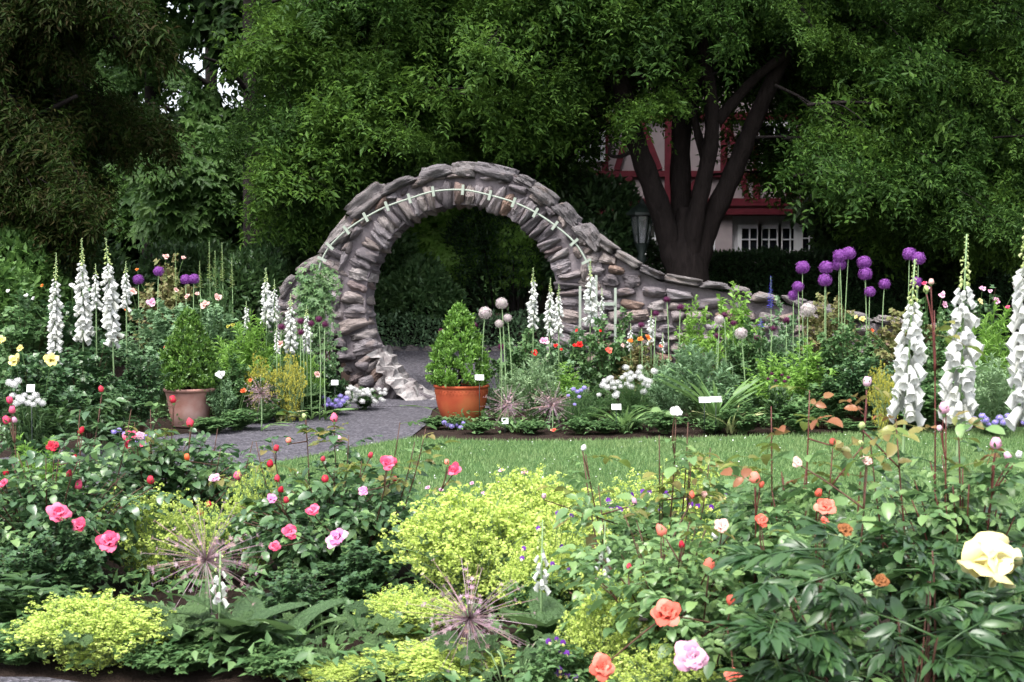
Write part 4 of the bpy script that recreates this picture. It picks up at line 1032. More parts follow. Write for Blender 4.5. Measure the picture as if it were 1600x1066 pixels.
def rose_bush(name, label, px, d, top, width, leafkinds, n_shoots, per, blooms=(), buds=(), cane='cane', depth=.45, tall=(), group=None, size=1.15, seed=0, t0=.08, limit=285, young=.1):
    """near rose: canes, single leaves and flowers are parts of their own"""
    rs = np.random.default_rng(900 + seed); b = spot(px, d); h = zat(top, d) - b[2]; w = width * d / FPX / 2
    t = thing(name, label, 'rose bush', b, group)
    sh = shoots(rs, n_shoots, h, 1.0, .15, .35, .4); sh = [P_ * [w, depth, 1] for P_ in sh]
    for (tx, ty, td) in tall:
        e = at(tx, ty, td) - b; st = np.array([e[0] * .55 + rs.normal(0, .05), e[1] * .3, .05]); sh.append(bez(st, [e[0] * .85, e[1] * .8, e[2] * .5], e, 7))
    for P_ in sh:
        V, F = tube(P_, np.linspace(.0055, .002, 7), 5); link('cane', new_mesh('cane', V, F, M[cane]), t)
    T, R, S = leaves_on(rs, sh, per, size, t0, .35, -.12, .28)
    order = np.argsort(T[:, 1] * 1.0 - T[:, 2] * .6 + rs.normal(0, .1, len(T))); idx, rest = order[:limit], order[limit:]
    if len(rest):
        by = [cat([scat(COMP[k_], R[rest[k_::6]], T[rest[k_::6]], S[rest[k_::6]]) for k_ in range(6) if len(rest[k_::6])])[:2]]
        o = link('leaf_mass', new_mesh('leaf_mass', *by[0], M[leafkinds[0]]), t); o['kind'] = 'stuff'
    for i in idx:
        yk = T[i][2] > h * .93 and rs.uniform() < .75 or rs.uniform() < young * .3
        kd = (('rose_red' if rs.uniform() < .25 and cane == 'redcane' else 'rose_young') if yk else leafkinds[rs.integers(0, len(leafkinds))])
        link('leaf', RL[kd][rs.integers(0, len(RL[kd]))], t, mat4=m4(R[i], T[i], S[i]))
    tips = np.array([p[-2] for p in sh])
    def near(p): q = tips - p; k_ = np.argmin((q ** 2).sum(1) + np.where(q[:, 2] > 0, .2, 0)); return tips[k_]
    for f in blooms:
        p = at(f[0], f[1], f[2]) - b; flower(t, b, *f[:5], big=f[5] if len(f) > 5 else False, stem=cane, from_pt=near(p), **(f[6] if len(f) > 6 else {}))
    for f in buds:
        p = at(f[0], f[1], f[2]) - b; bud(t, b, *f[:5], stem=cane, from_pt=near(p))
    return t

# --- alliums
def star_ball(n_, rad, ray_=.28, pet=6, w=.22, mat=None, seed=0, name='flower_head'):
    rs = np.random.default_rng(seed); i = np.arange(n_); zz = 1 - 2 * (i + .5) / n_; a = i * 2.39996; r = np.sqrt(1 - zz * zz)
    N_ = np.stack([r * np.cos(a), r * np.sin(a), zz], 1); V = [[0, 0, 0]]; F = []
    for k_ in range(pet):
        q = 6.283 * k_ / pet; V += [[math.cos(q - .35) * .5, math.sin(q - .35) * .5, .1], [math.cos(q), math.sin(q), .28], [math.cos(q + .35) * .5, math.sin(q + .35) * .5, .1]]; m = len(V); F += [[0, m - 3, m - 2], [0, m - 2, m - 1]]
    st = (np.array(V), np.array(F))
    Vv, Ff = scat(st, frames(np.cross(N_, rs.normal(0, 1, (n_, 3))), N_), N_ * rad * rs.uniform(.78, 1.04, n_)[:, None] + rs.normal(0, .03 * rad, (n_, 3)), ray_ * rad * rs.uniform(.75, 1.2, n_))
    Vc, Fc = lathe([(.01, -rad * .62), (rad * .42, -rad * .5), (rad * .6, 0), (rad * .42, rad * .5), (.01, rad * .62)], 10)
    V, F, _ = cat([(Vv, Ff), (Vc, Fc)]); return new_mesh(name, V, F, mat)
HEAD = {'allium': star_ball(300, 1, .19, mat=M['allium']), 'allium_dark': star_ball(90, 1, .3, mat=M['allium_dark']), 'allium_white': star_ball(190, 1, .22, mat=M['allium_white']), 'candytuft': star_ball(46, 1, .42, 4, mat=M['whitep']), 'ageratum': star_ball(60, 1, .3, mat=M['ageratum'])}
STRAP = leaf_grid(8, .045, .3, .75, 0, (.35, .6))
def allium(px, py, d, rad, mat, label, group, squash=.92, leaves=3, lean=0, name='allium'):
    c = at(px, py, d); b = np.array([c[0] + lean, d, terrain(d)]); t = thing(name, label, 'allium', b, group); r = rad * d / FPX
    top = c - b; V, F = tube(bez([0, 0, 0], [top[0] * .3 + RS.normal(0, .02), 0, top[2] * .6], top, 8), np.linspace(.007, .0048, 8), 5); link('stem', new_mesh('stem', V, F, M['palestem']), t)
    link('flower_head', HEAD[mat], t, mat4=m4(np.diag([1, 1, squash]) @ rotz(RS.uniform(0, 6)), top, r))
    for k_ in range(leaves):
        a = RS.uniform(0, 6.28); link('leaf', STRAPM, t, mat4=m4(frames(np.array([[math.cos(a), math.sin(a), 1.3]]), np.array([[-math.cos(a), -math.sin(a), 1.0]]))[0], [0, 0, 0], RS.uniform(.25, .4)))
    return t
STRAPM = new_mesh('leaf', *STRAP, M['strap_leaf'])
def firework_mesh(seed, n_=120):
    """dry star-burst allium head: rays of unequal length tipped with small stars"""
    rs = np.random.default_rng(seed); parts = []
    D = nrm(rs.normal(0, 1, (n_, 3)) + [0, 0, .15]); Ln = np.where(rs.uniform(0, 1, n_) < .45, rs.uniform(.3, .5, n_), rs.uniform(.6, 1.0, n_))
    V = [[0, 0, 0]]; F = []
    for k_ in range(6):
        q = 1.047 * k_; V += [[math.cos(q - .4) * .4, math.sin(q - .4) * .4, .1], [math.cos(q), math.sin(q), .45], [math.cos(q + .4) * .4, math.sin(q + .4) * .4, .1]]; m = len(V); F += [[0, m - 3, m - 2], [0, m - 2, m - 1]]
    st = (np.array(V), np.array(F))
    for i in range(n_):
        e = D[i] * Ln[i]; sag = np.array([0, 0, -.06 * Ln[i]]); parts.append(tube([e * .02, e * .5, e + sag], [.0048, .0042, .0036], 3))
        parts.append(scat(st, frames(np.cross(D[i:i + 1], rs.normal(0, 1, (1, 3))), D[i:i + 1]), (e + sag)[None], [rs.uniform(.035, .055)]))
    V, F, _ = cat(parts); return new_mesh('flower_head', V, F, M['fire'])
FIRE = [firework_mesh(i, 120 + 30 * i) for i in range(2)]
def firework(px, py, d, rad, label, v=0, leaves=3):
    c = at(px, py, d); b = np.array([c[0], d, 0]); t = thing('star_allium', label, 'allium', b, 'dry star-burst alliums')
    V, F = tube(bez([0, 0, 0], [.01, 0, c[2] * .5], c - b, 6), .007, 6); link('stem', new_mesh('stem', V, F, M['palestem']), t)
    o = link('flower_head', FIRE[v], t, mat4=m4(rotz(RS.uniform(0, 6)), c - b, rad * d / FPX)); o['kind'] = 'stuff'
    for k_ in range(leaves):
        a = RS.uniform(0, 6.28); link('leaf', STRAPM, t, mat4=m4(frames(np.array([[math.cos(a), math.sin(a), 1.0]]), np.array([[-math.cos(a), -math.sin(a), 1.0]]))[0], [0, 0, 0], RS.uniform(.2, .32)))

# --- foxgloves
def bell(sides, rings):
    pr = [(.06, 0), (.17, -.07), (.225, -.25), (.25, -.55), (.265, -.84), (.35, -1.0)] if rings > 3 else [(.08, 0), (.24, -.3), (.34, -1.0)]
    V, F = lathe(pr, sides)
    if rings > 3:
        a = np.arctan2(V[:, 1], V[:, 0]); lip = np.clip((-V[:, 2] - .8) / .2, 0, 1); V[:, :2] *= (1 + .16 * lip * np.cos(a * 5))[:, None]; V[:, 0] += .10 * V[:, 2] ** 2; V[:, 2] -= .10 * lip * np.cos(a)
    return V, F
BELL_F, BELL_S = bell(15, 6), bell(5, 3)
BELLM = new_mesh('bell_flower', *BELL_F, M['foxwhite']); FBUD = new_mesh('flower_bud', BELL_F[0] * [.75, .75, .55], BELL_F[1], M['foxbud'])
CAL = new_mesh('sepal', *cat([scat(wide(RH, .4), frames(np.array([[math.cos(a), math.sin(a), -.5]]), np.array([[0, 0, 1.0]])), np.zeros((1, 3)), [.4]) for a in np.arange(5) * 1.2566])[:2], M['gstem'])
FLEAF = leaf_grid(7, .24, .25, .5, 0, (.8, .75)); FLEAFM = new_mesh('leaf', *FLEAF, M['fox_leaf'])
def fox_rows(rs, n_, z0, z1, bare=.45):
    for i in range(n_):
        f = i / (n_ - 1); yield f, z0 + (z1 - z0) * f ** .92, i * 2.4 + rs.normal(0, .5), ((.82 + .18 * min(1, (1 - f) * 2)) if f < bare else max(.16, 1 - (f - bare) / (1 - bare) * .95))
def foxglove_far(px, top, low, d, width, label, seed, group='white foxgloves in the far border', lean=0.0):
    rs = np.random.default_rng(seed); b = spot(px, d); z0, z1 = zat(low, d), zat(top, d); t = thing('foxglove', label, 'foxglove', b, group); w = width * d / FPX
    ax = lambda z_: np.array([lean * z_ ** 2, 0, z_])
    V, F = tube([ax(0), ax(z0), ax((z0 + z1) / 2), ax(z1)], [.009, .007, .005, .002], 5); link('stem', new_mesh('stem', V, F, M['palestem']), t)
    n_ = int((z1 - z0) / .0088); pw, pb = [], []
    for f, z_, a, s in fox_rows(rs, n_, z0, z1):
        ln = w * .46 * s * rs.uniform(.7, 1.2); D = np.array([[math.cos(a), math.sin(a), -1.1 + .6 * (1 - s) + rs.normal(0, .3)]]); R = frames(np.array([[math.sin(a), -math.cos(a), 0]]), -D)
        (pw if s > .5 else pb).append(scat(BELL_S, R, (ax(z_) + nrm(D[0]) * [1, 1, 0] * w * .16 * s)[None], [ln if s > .5 else ln * .8]))
    parts = [cat(pw)[:2] + (0,)] + ([cat(pb)[:2] + (1,)] if pb else [])
    V, F, fm = cat(parts); o = link('flower_spike', new_mesh('flower_spike', V, F, [M['foxwhite'], M['foxbud']], fm), t); o['kind'] = 'stuff'
    for k_ in range(5):
        a = rs.uniform(0, 6.28); link('leaf', FLEAFM, t, mat4=m4(frames(np.array([[math.cos(a), math.sin(a), .8]]), np.array([[0, 0, 1.0]]))[0], [0, 0, rs.uniform(.02, .2)], rs.uniform(.18, .3)))
    return t
def foxglove_near(px, top, low, d, width, label, seed, lean=0.0):
    """near foxglove: every bell is a part"""
    rs = np.random.default_rng(seed); b = spot(px, d); b[2] = 0; z0, z1 = zat(low, d), zat(top, d); t = thing('foxglove', label, 'foxglove', b, 'tall white foxgloves in the near bed'); w = width * d / FPX
    ax = lambda z_: np.array([lean * (z_ - .8), 0, z_])
    V, F = tube([ax(z_) for z_ in np.linspace(0, z1, 9)], np.linspace(.010, .003, 9), 6); link('stem', new_mesh('stem', V, F, M['palestem']), t)
    n_ = int((z1 - z0) / .0063)
    for f, z_, a, s in fox_rows(rs, n_, z0, z1, .36):
        ln = w * .39 * s * rs.uniform(.75, 1.15); D = np.array([math.cos(a), math.sin(a), -1.3 + .9 * (1 - s) + rs.normal(0, .28)]); R = frames(np.array([[math.sin(a), -math.cos(a), 0]]), -D[None])[0]
        p = ax(z_) + np.array([math.cos(a), math.sin(a), 0]) * w * .16 * s * rs.uniform(.6, 1.3)
        link('bell_flower' if s > .5 else 'flower_bud', BELLM if s > .5 else FBUD, t, mat4=m4(R, p, ln * rs.uniform(.9, 1.08)))
        if s < .6 and i_even(z_): link('sepal', CAL, t, mat4=m4(R, p, ln * .6))
    for k_ in range(7):
        a = rs.uniform(0, 6.28); link('leaf', FLEAFM, t, mat4=m4(frames(np.array([[math.cos(a), math.sin(a), .6]]), np.array([[0, 0, 1.0]]))[0], [0, 0, rs.uniform(.02, .3)], rs.uniform(.2, .34)))
    return t
def i_even(z_): return int(z_ * 1000) % 3 == 0

# --- frothy chartreuse lady's mantle
PQ = nrm(np.random.default_rng(1).normal(0, 1, (11, 3)) + [0, 0, .4])
PUFF = scat(wide(RH, .95), frames(np.cross(PQ, np.random.default_rng(2).normal(0, 1, (11, 3))), PQ), PQ * .0085, np.full(11, .0085))
def scallop_leaf(seed, lobes=9):
    rs = np.random.default_rng(seed); V = [[0, 0, 0]]; F = []; m = lobes * 4
    for i in range(m + 1):
        a = -2.7 + 5.4 * i / m; r = (.86 + .14 * math.cos(a * lobes * 2 * math.pi / 5.4)) * .5; r2 = r * .55
        V += [[r2 * math.sin(a), .42 + r2 * math.cos(a), .05 + .03 * math.sin(a * lobes)], [r * math.sin(a), .42 + r * math.cos(a), .12 * math.sin(a * 3.5 + seed)]]
    V[0] = [0, .42, 0]
    for i in range(m): a = 1 + 2 * i; F += [[0, a + 2, a], [a, a + 2, a + 3], [a, a + 3, a + 1]]
    return np.array(V), np.array(F)
MLEAF = [new_mesh('leaf', *scallop_leaf(i), M['fox_leaf']) for i in range(3)]
def froth_mesh(seed, n_sh=110, per=34, mat='froth'):
    rs = np.random.default_rng(seed); sh = shoots(rs, n_sh, 1.0, .5, .25, .4, .45); parts = []
    for P_ in sh:
        k_ = per; q = P_[np.minimum(rs.integers(1, 9, k_), 6)] + rs.normal(0, .085, (k_, 3)) * [1, 1, .8]
        parts.append(scat(PUFF, frames(rs.normal(0, 1, (k_, 3)), rs.normal(0, .5, (k_, 3)) + [0, 0, 1]), q, rs.uniform(.9, 1.7, k_) * 1.9) + (0,))
        parts.append(tube(P_[::2], .004, 3, False) + (1,))
        for j in range(0, k_, 5): parts.append(tube([P_[3], (P_[4] + q[j]) / 2, q[j]], .003, 3, False) + (1,))
    V, F, fm = cat(parts); return new_mesh('flower_froth', V, F, [M[mat], M['palestem']], fm)
FROTH = [froth_mesh(400 + i) for i in range(4)]; THIN = [froth_mesh(410 + i, 46, 24) for i in range(2)]
BUSH['gold'] = [froth_mesh(420 + i, 40, 30, 'gold') for i in range(2)]
def mantle(px, d, top, width, label, depth=None, leaves=16, seed=0):
    rs = np.random.default_rng(40 + seed); b = spot(px, d); h = zat(top, d); w = width * d / FPX; t = thing('ladys_mantle', label, 'plant', b, 'chartreuse frothy plants in the near bed')
    o = link('flower_froth', THIN[seed % 2] if seed in (1, 2, 8, 9, 11, 12, 13, 14) else FROTH[seed % 4], t); o.scale = (w, depth or w * .8, h); o['kind'] = 'stuff'
    if seed % 2: o.rotation_euler = (0, 0, math.pi)
    for k_ in range(leaves):
        a = rs.uniform(0, 6.28); r = rs.uniform(.15, .5); p = [r * w * math.cos(a), r * (depth or w * .8) * math.sin(a), h * rs.uniform(.25, .7)]
        link('leaf', MLEAF[k_ % 3], t, mat4=m4(frames(np.array([[math.cos(a), math.sin(a), rs.uniform(-.2, .4)]]), np.array([[math.cos(a) * .3, math.sin(a) * .3 - .3, 1.0]]))[0], p, rs.uniform(.08, .13)))
    return t

# --- violas
def viola_mesh():
    V, F, fm = [], [], []
    parts = []
    for a, ln, mt in ((.45, 1, 0), (-.45, 1, 0), (1.5, .85, 0), (-1.5, .85, 0), (3.14, 1.0, 1)):
        lf = leaf_grid(3, .46, -.1, .2, 0, (1.3, .6)); D = np.array([[math.sin(a), math.cos(a), .1]]); parts.append(scat(lf, frames(D, np.array([[0, 0, 1.0]])), np.zeros((1, 3)), [ln]) + (mt,))
    V, F, fm = cat(parts); return new_mesh('flower', V, F, [M['viola'], M['violaface']], fm)
VIOLA = viola_mesh()
def viola_clump(label, pts, d, px, top, width, dia=10):
    t = bush('viola_clump', label, px, d, top, width, 'low'); b = np.array(t.location)
    for (x, y) in pts:
        p = at(x, y, d + RS.uniform(-.1, .1)) - b; r = dia * d / FPX / 2
        link('flower', VIOLA, t, mat4=m4(facing([RS.normal(0, .4), -1, RS.uniform(.1, .6)], RS.normal(0, .4)), p, r * 1.1)); stem_to(t, [p[0] * .8, p[1] + .02, max(p[2] - .12, .02)], p, .0015, 'gstem', .05, sides=3)
    return t
def puffs(parent, b, pts, d, head, rad, stem=True, squash=.8):
    for (x, y) in pts:
        p = at(x, y, d + RS.uniform(-.12, .12)) - b; r = rad * RS.uniform(.8, 1.2) * d / FPX
        link('flower', HEAD[head], parent, mat4=m4(np.diag([1, 1, squash]) @ rotz(RS.uniform(0, 6)), p, r))
        if stem: stem_to(parent, [p[0] * .8, p[1] * .6, max(0, p[2] - .22)], p, .002, 'gstem', .05, sides=3)
def plant_label(px, py, d, w, label, z_stick=None):
    c = at(px, py, d); b = np.array([c[0], d, 0 if z_stick is None else z_stick]); t = thing('plant_label', label, 'plant label', b, 'white plant labels in the borders'); ww = w * d / FPX / 2; zz = c[2] - b[2]
    V, F = box(-ww, ww, -.004, .004, -.028, .028); ca = math.radians(-20); link('plate', new_mesh('plate', V @ rotx(ca).T @ rotz(.08).T + [0, 0, zz], F, M['tagwhite'], smooth=False), t)
    V, F = tube([[0, .012, 0], [0, .012, zz]], .004, 5); link('stake', new_mesh('stake', V, F, M['iron']), t)

# ------------------------------------------------------------------ pots with clipped box cones
def box_cone(label, px, d, y0, y1, w0, seed, mat, group='clipped box cones'):
    rs = np.random.default_rng(seed); b = spot(px, d); zb, zt = zat(y1, d), zat(y0, d); h = zt - zb; R0 = w0 * d / FPX / 2; n_ = 11000
    f = rs.uniform(0, 1, n_) ** 1.35; a = rs.uniform(0, 6.283, n_)
    pr = np.interp(f, [0, .08, .2, .45, .7, .88, 1.0], [.78, .98, 1.0, .80, .50, .26, .05])
    lump = 1 + .17 * np.sin(a * 5 + f * 9 + seed) * np.sin(f * 17 + seed) + .06 * np.sin(a * 9 + f * 30) + np.where(rs.uniform(0, 1, n_) < .25, rs.uniform(0, .26, n_), 0)
    ns = 330; si = rs.integers(0, ns, n_); f = (rs.uniform(0, 1, ns) ** 1.3)[si]; a = rs.uniform(0, 6.283, ns)[si]; pr = np.interp(f, [0, .08, .2, .45, .7, .88, 1.0], [.80, .98, 1.0, .80, .50, .26, .05]); out = rs.uniform(.80, 1.12, ns)[si]
    r = R0 * pr * out * (1 - np.abs(rs.normal(0, .09, n_)))
    P_ = np.stack([r * np.cos(a), r * np.sin(a), f * h], 1) + rs.normal(0, .017, (n_, 3)); N_ = np.stack([np.cos(a), np.sin(a), np.full(n_, .55)], 1)
    D = N_ * .6 + rs.normal(0, .5, (n_, 3)) + [0, 0, .55]; V, F = scat(wide(RH4, .55), frames(D, N_ + rs.normal(0, .4, (n_, 3))), P_, rs.uniform(.026, .046, n_))
    t = thing('box_cone', label, 'topiary', [b[0], b[1], zb], group); link('foliage', new_mesh('foliage', V, F, M[mat]), t)
    V, F = tube([[0, 0, -.06], [.01, 0, h * .5], [0, 0, h * .85]], [.022, .016, .006], 6); link('stem', new_mesh('stem', V, F, M['bark']), t)
def pot(label, px, d, top, prof, mat, bands):
    b = spot(px, d); t = thing('terracotta_pot', label, 'pot', b, 'terracotta pots by the path'); H_ = zat(top, d)
    P_ = [(r, z_ * H_) for r, z_ in prof]; V, F = lathe(P_, 40); link('body', new_mesh('body', V, F, M[mat]), t)
    V, F = lathe([(.001, H_ * .93), (prof[-1][0] - .004, H_ * .935)], 24); link('potting_soil', new_mesh('potting_soil', V, F, M['soil']), t)
    bands(t, H_)
    return H_
def bands_a(t, H_):
    V, F = lathe([(.236, H_ * .90), (.250, H_ * .91), (.256, H_ * .96), (.256, H_ * 1.0), (.232, H_ * 1.0), (.225, H_ * .95)], 40); link('rim', new_mesh('rim', V, F, M['pot_pink']), t)
def bands_b(t, H_):
    V, F = lathe([(.272, H_ * .925), (.284, H_ * .935), (.286, H_ * .975), (.28, H_ * 1.0), (.258, H_ * 1.0), (.25, H_ * .94)], 40); link('rim', new_mesh('rim', V, F, M['pot_orange']), t)
    parts = []
    for k_ in range(44):
        a = k_ * 2 * math.pi / 44
        for (zz, dz, s) in ((.86, .045, 1), (.80, .035, .8)):
            aa = a + (math.pi / 44 if s < 1 else 0); r = .266 + .003
            V = np.array([[0, 0, -dz], [-.017, 0, .01], [0, -.007, .0], [.017, 0, .01]]) * [s, 1, 1] + [0, -r + (.86 - zz) * .08, zz * H_]
            parts.append((V @ rotz(aa).T, np.array([[0, 2, 1], [0, 3, 2], [1, 2, 3]])))
    V, F, _ = cat(parts); o = link('scallop_band', new_mesh('scallop_band', V, F, M['pot_orange']), t); o['kind'] = 'stuff'; o['label'] = 'band of small scallops pressed below the rim'
ha = pot('weathered pink terracotta pot with straight tapered sides left of the path', 296, 14.6, 606, [(.001, 0), (.165, 0), (.172, .02), (.2, .4), (.222, .75), (.238, .9), (.238, .94), (.222, .94)], 'pot_pink', bands_a)
hb_ = pot('bright orange round-bellied terracotta pot beside the lawn', 721, 15.0, 601, [(.001, 0), (.165, 0), (.175, .03), (.215, .2), (.245, .42), (.262, .65), (.268, .85), (.272, .93), (.255, .94)], 'pot_orange', bands_b)
box_cone('clipped dark green box cone in the weathered pink pot', 296, 14.6, 488, 606, 88, 1, 'box_leaf2')
box_cone('clipped bright green box cone in the orange pot', 718, 15.0, 480, 601, 92, 2, 'box_leaf')

# ------------------------------------------------------------------ far border, left of the path
def with_flowers(t, items, big=False):
    b = np.array(t.location)
    for it in items:
        x, y, d, dia, mat = it[:5]; p = at(x, y, d) - b
        flower(t, b, x, y, d, dia, mat, from_pt=[p[0] * .6, p[1] * .5, max(p[2] - .35, .05)], big=big)
    return t
RBG = 'rose bushes in the far border'
with_flowers(bush('rose_bush', 'dark leaved rose with large yellow flowers at the left edge', 50, 11.6, 540, 190, 'rosedark', 'rose bush', RBG), [(80, 562, 11.2, 31, 'yellow'), (22, 564, 11.2, 28, 'yellow'), (32, 544, 11.5, 15, 'yellow'), (1, 532, 11.3, 20, 'yellow')])
bush('rose_bush', 'dark rose foliage between the yellow roses and the pink pot', 140, 12.6, 535, 170, 'rosedark', 'rose bush', RBG)
bush('rose_bush', 'dark leafy rose left of the pink pot', 215, 13.8, 545, 110, 'rosedark', 'rose bush', RBG)
bush('rose_bush', 'dark green bush behind the leftmost white foxglove', 40, 15.5, 455, 190, 'rose', 'rose bush', RBG)
with_flowers(bush('rose_bush', 'white rose bush between the tall foxgloves', 120, 15.8, 455, 170, 'rosedark', 'rose bush', RBG), [(113, 446, 15.4, 11, 'whitep'), (41, 462, 15, 9, 'whitep'), (52, 466, 15, 8, 'whitep'), (12, 455, 15, 8, 'whitep'), (66, 446, 15, 8, 'orange')])
with_flowers(bush('rose_bush', 'tall blue-green rose with pink flowers behind the pink pot', 250, 15.6, 462, 170, 'roseblue', 'rose bush', RBG), [(236, 474, 15.2, 19, 'palepink'), (207, 456, 15.2, 16, 'blush'), (260, 541, 14.8, 9, 'coral'), (196, 482, 15, 7, 'orange')])
with_flowers(bush('rose_bush', 'airy rose with blush flowers below the purple alliums', 325, 15.8, 462, 170, 'roseblue', 'rose bush', RBG), [(320, 476, 15.4, 20, 'blush'), (340, 465, 15.4, 16, 'blush'), (292, 463, 15.4, 11, 'blush'), (308, 459, 15.4, 9, 'blush'), (275, 453, 15.4, 10, 'blush'), (356, 510, 15, 8, 'gold'), (364, 508, 15, 8, 'gold')])
with_flowers(bush('rose_bush', 'pale rose bush high behind the purple alliums', 262, 17.6, 405, 120, 'olive', 'rose bush', RBG), [(259, 401, 17.3, 13, 'blush'), (287, 403, 17.3, 9, 'blush'), (214, 421, 17.3, 6, 'orange')])
bush('feathery_plant', 'feathery green perennial right of the pink pot', 385, 15.4, 495, 150, 'freshfeather')
bush('feathery_plant', 'fine leaved green plant in front of the left wall stub', 440, 15.8, 500, 130, 'feather')
bush('leafy_plant', 'green bush right of the box cone with a white rose', 365, 14.9, 555, 110, 'rose'); 
with_flowers(bush('rose_bush', 'small rose with one white flower beside the pink pot', 348, 14.5, 588, 60, 'roseblue', 'rose bush', RBG), [(345, 585, 14.2, 17, 'whitep'), (391, 594, 14.3, 8, 'poppy'), (380, 611, 14.3, 12, 'poppy')])
bush('golden_dill', 'yellow feathery flower clump left of the larger golden one', 405, 15.0, 562, 50, 'gold')
bush('golden_dill', 'wider yellow feathery flower clump near the left gate pier', 452, 15.0, 560, 56, 'gold')
bush('leafy_plant', 'low green plant at the path edge below the yellow flowers', 370, 14.2, 640, 90, 'low')
bush('leafy_plant', 'low green tuft beside the striped daylily', 410, 14.9, 625, 90, 'feather')
with_flowers(bush('rose_bush', 'tall thin rose with blush flower before the left pier', 440, 15.1, 545, 60, 'rose', 'rose bush', RBG), [(438, 538, 15, 17, 'blush')])
with_flowers(bush('rose_bush', 'single stemmed blush rose at the foot of the left pier', 490, 15.6, 600, 50, 'low', 'rose bush', RBG), [(496, 585, 15.4, 14, 'blush')])
bush('leafy_plant', 'dark green plants at the foot of the left gate pier', 512, 16.3, 560, 70, 'rosedark'); bush('leafy_plant', 'green leaves between yellow flowers and left pier', 475, 15.8, 550, 70, 'freshfeather')
bush('leafy_plant', 'grey green foliage in front of the weathered pink pot rim', 170, 12.2, 610, 110, 'broad')
for i, (px, d, top, w, lab) in enumerate(((330, 13.9, 652, 80, 'low leafy edging at the path bend'), (60, 11.2, 610, 150, 'leafy plant below the yellow roses'), (-20, 13.5, 520, 120, 'green bush cut by the left picture edge'), (480, 15.4, 622, 50, 'low leaves beside the violet ageratum'))):
    bush('leafy_plant', lab, px, d, top, w, ('low', 'broad', 'rose', 'low')[i])
# pale spires
def spire(px, top, low, d, label, mat='foxbud', w=9, group='thin pale flower spires', name='flower_spire', seed=0):
    rs = np.random.default_rng(int(px) + seed); b = spot(px, d); z0, z1 = zat(low, d), zat(top, d); t = thing(name, label, 'flower', b, group)
    V, F = tube([[0, 0, 0], [.01, 0, z1 * .5], [0, 0, z1]], [.006, .005, .002], 4); link('stem', new_mesh('stem', V, F, M['palestem']), t)
    n_ = int((z1 - z0) / .006); f = np.linspace(0, 1, n_); a = np.arange(n_) * 2.4; D = np.stack([np.cos(a), np.sin(a), np.full(n_, .2)], 1); r = w * d / FPX / 2
    V, F = scat(wide(RH4, .8), frames(D, np.tile([0, 0, 1.0], (n_, 1))), np.stack([0 * f, 0 * f, z0 + (z1 - z0) * f], 1), r * (1.1 - .8 * f) * rs.uniform(.7, 1.3, n_))
    o = link('flower_spike', new_mesh('flower_spike', V, F, M[mat]), t); o['kind'] = 'stuff'
for px, top, low, lab in ((329, 378, 440, 'tallest thin pale spire of the group behind the left border'), (349, 379, 440, 'thin pale spire beside the tallest one'), (314, 408, 450, 'shorter thin pale spire left of the tallest'), (338, 392, 450, 'thin pale spire between the two tallest'), (364, 402, 450, 'thin pale spire nearest the left wall stub'), (276, 395, 470, 'lone pale green spire behind the pink pot')): spire(px, top, low, 16.9, lab)
bush('feathery_plant', 'grassy stems below the thin pale spires', 338, 16.9, 425, 90, 'feather')
for px, py, lab in ((248, 424, 'highest purple allium of the left border'), (216, 437, 'dim purple allium left of the highest one'), (290, 437, 'left one of the touching pair of purple alliums'), (303, 436, 'right one of the touching pair of purple alliums')): allium(px, py, 16.4, 8.5, 'allium', lab, 'purple alliums in the left border')
foxglove_far(85, 395, 560, 13.6, 25, 'leftmost tall white foxglove in the far left border', 1, lean=.012)
foxglove_far(131, 372, 530, 13.6, 29, 'second tall white foxglove from the left edge', 2)
foxglove_far(180, 372, 535, 13.4, 31, 'broadest tall white foxglove left of the pink pot', 3, lean=-.02)
foxglove_far(152, 412, 480, 15.2, 18, 'small white foxglove behind and between the two tallest', 4); foxglove_far(199, 408, 480, 14.6, 18, 'slim white foxglove just right of the broadest one', 5)
foxglove_far(417, 418, 505, 15.6, 20, 'tallest white foxglove near the left wall stub', 6); foxglove_far(430, 436, 500, 15.9, 14, 'thin foxglove behind the tallest near the wall stub', 7); foxglove_far(386, 470, 508, 15.5, 11, 'short budding foxglove right of the box cone', 8)
foxglove_far(455, 458, 545, 15.3, 20, 'white foxglove beside the maroon alliums', 9); foxglove_far(480, 476, 548, 15.4, 17, 'white foxglove nearest the left gate pier', 10); foxglove_far(433, 505, 550, 15.0, 11, 'short pale foxglove above the blush rose', 11)
for i, (px, py, lab) in enumerate(((440, 511, 'lowest left'), (470, 502, 'middle'), (486, 506, 'inner right'), (498, 499, 'highest'), (508, 507, 'rightmost'), (470, 519, 'lowest'))): allium(px, py, 15.2, 5.5, 'allium_dark', f'{lab} maroon allium before the left gate pier', 'maroon alliums by the left pier')
firework(408, 616, 14.1, 36, 'dry star-burst allium between the pink pot and the path')
def daylily(px, d, hpx, n_, label, mat='strap_leaf', spread=1.0, name='daylily'):
    rs = np.random.default_rng(int(px)); b = spot(px, d); t = thing(name, label, 'plant', b); mm = new_mesh('leaf', *STRAP, M[mat]); h = hpx * d / FPX
    for k_ in range(n_):
        a = rs.uniform(0, 6.28); link('leaf', mm, t, mat4=m4(frames(np.array([[math.cos(a) * spread, math.sin(a) * spread, rs.uniform(1, 2.2)]]), np.array([[-math.cos(a), -math.sin(a), .7]]))[0], [rs.normal(0, .03), rs.normal(0, .03), 0], h * rs.uniform(.8, 1.4)))
L('cream_strap', [(0.35, 0.36, 0.16), (0.50, 0.50, 0.26), (0.2, 0.3, 0.1)])
daylily(436, 15.0, 34, 18, 'striped cream and green grassy plant at the path edge', 'cream_strap')
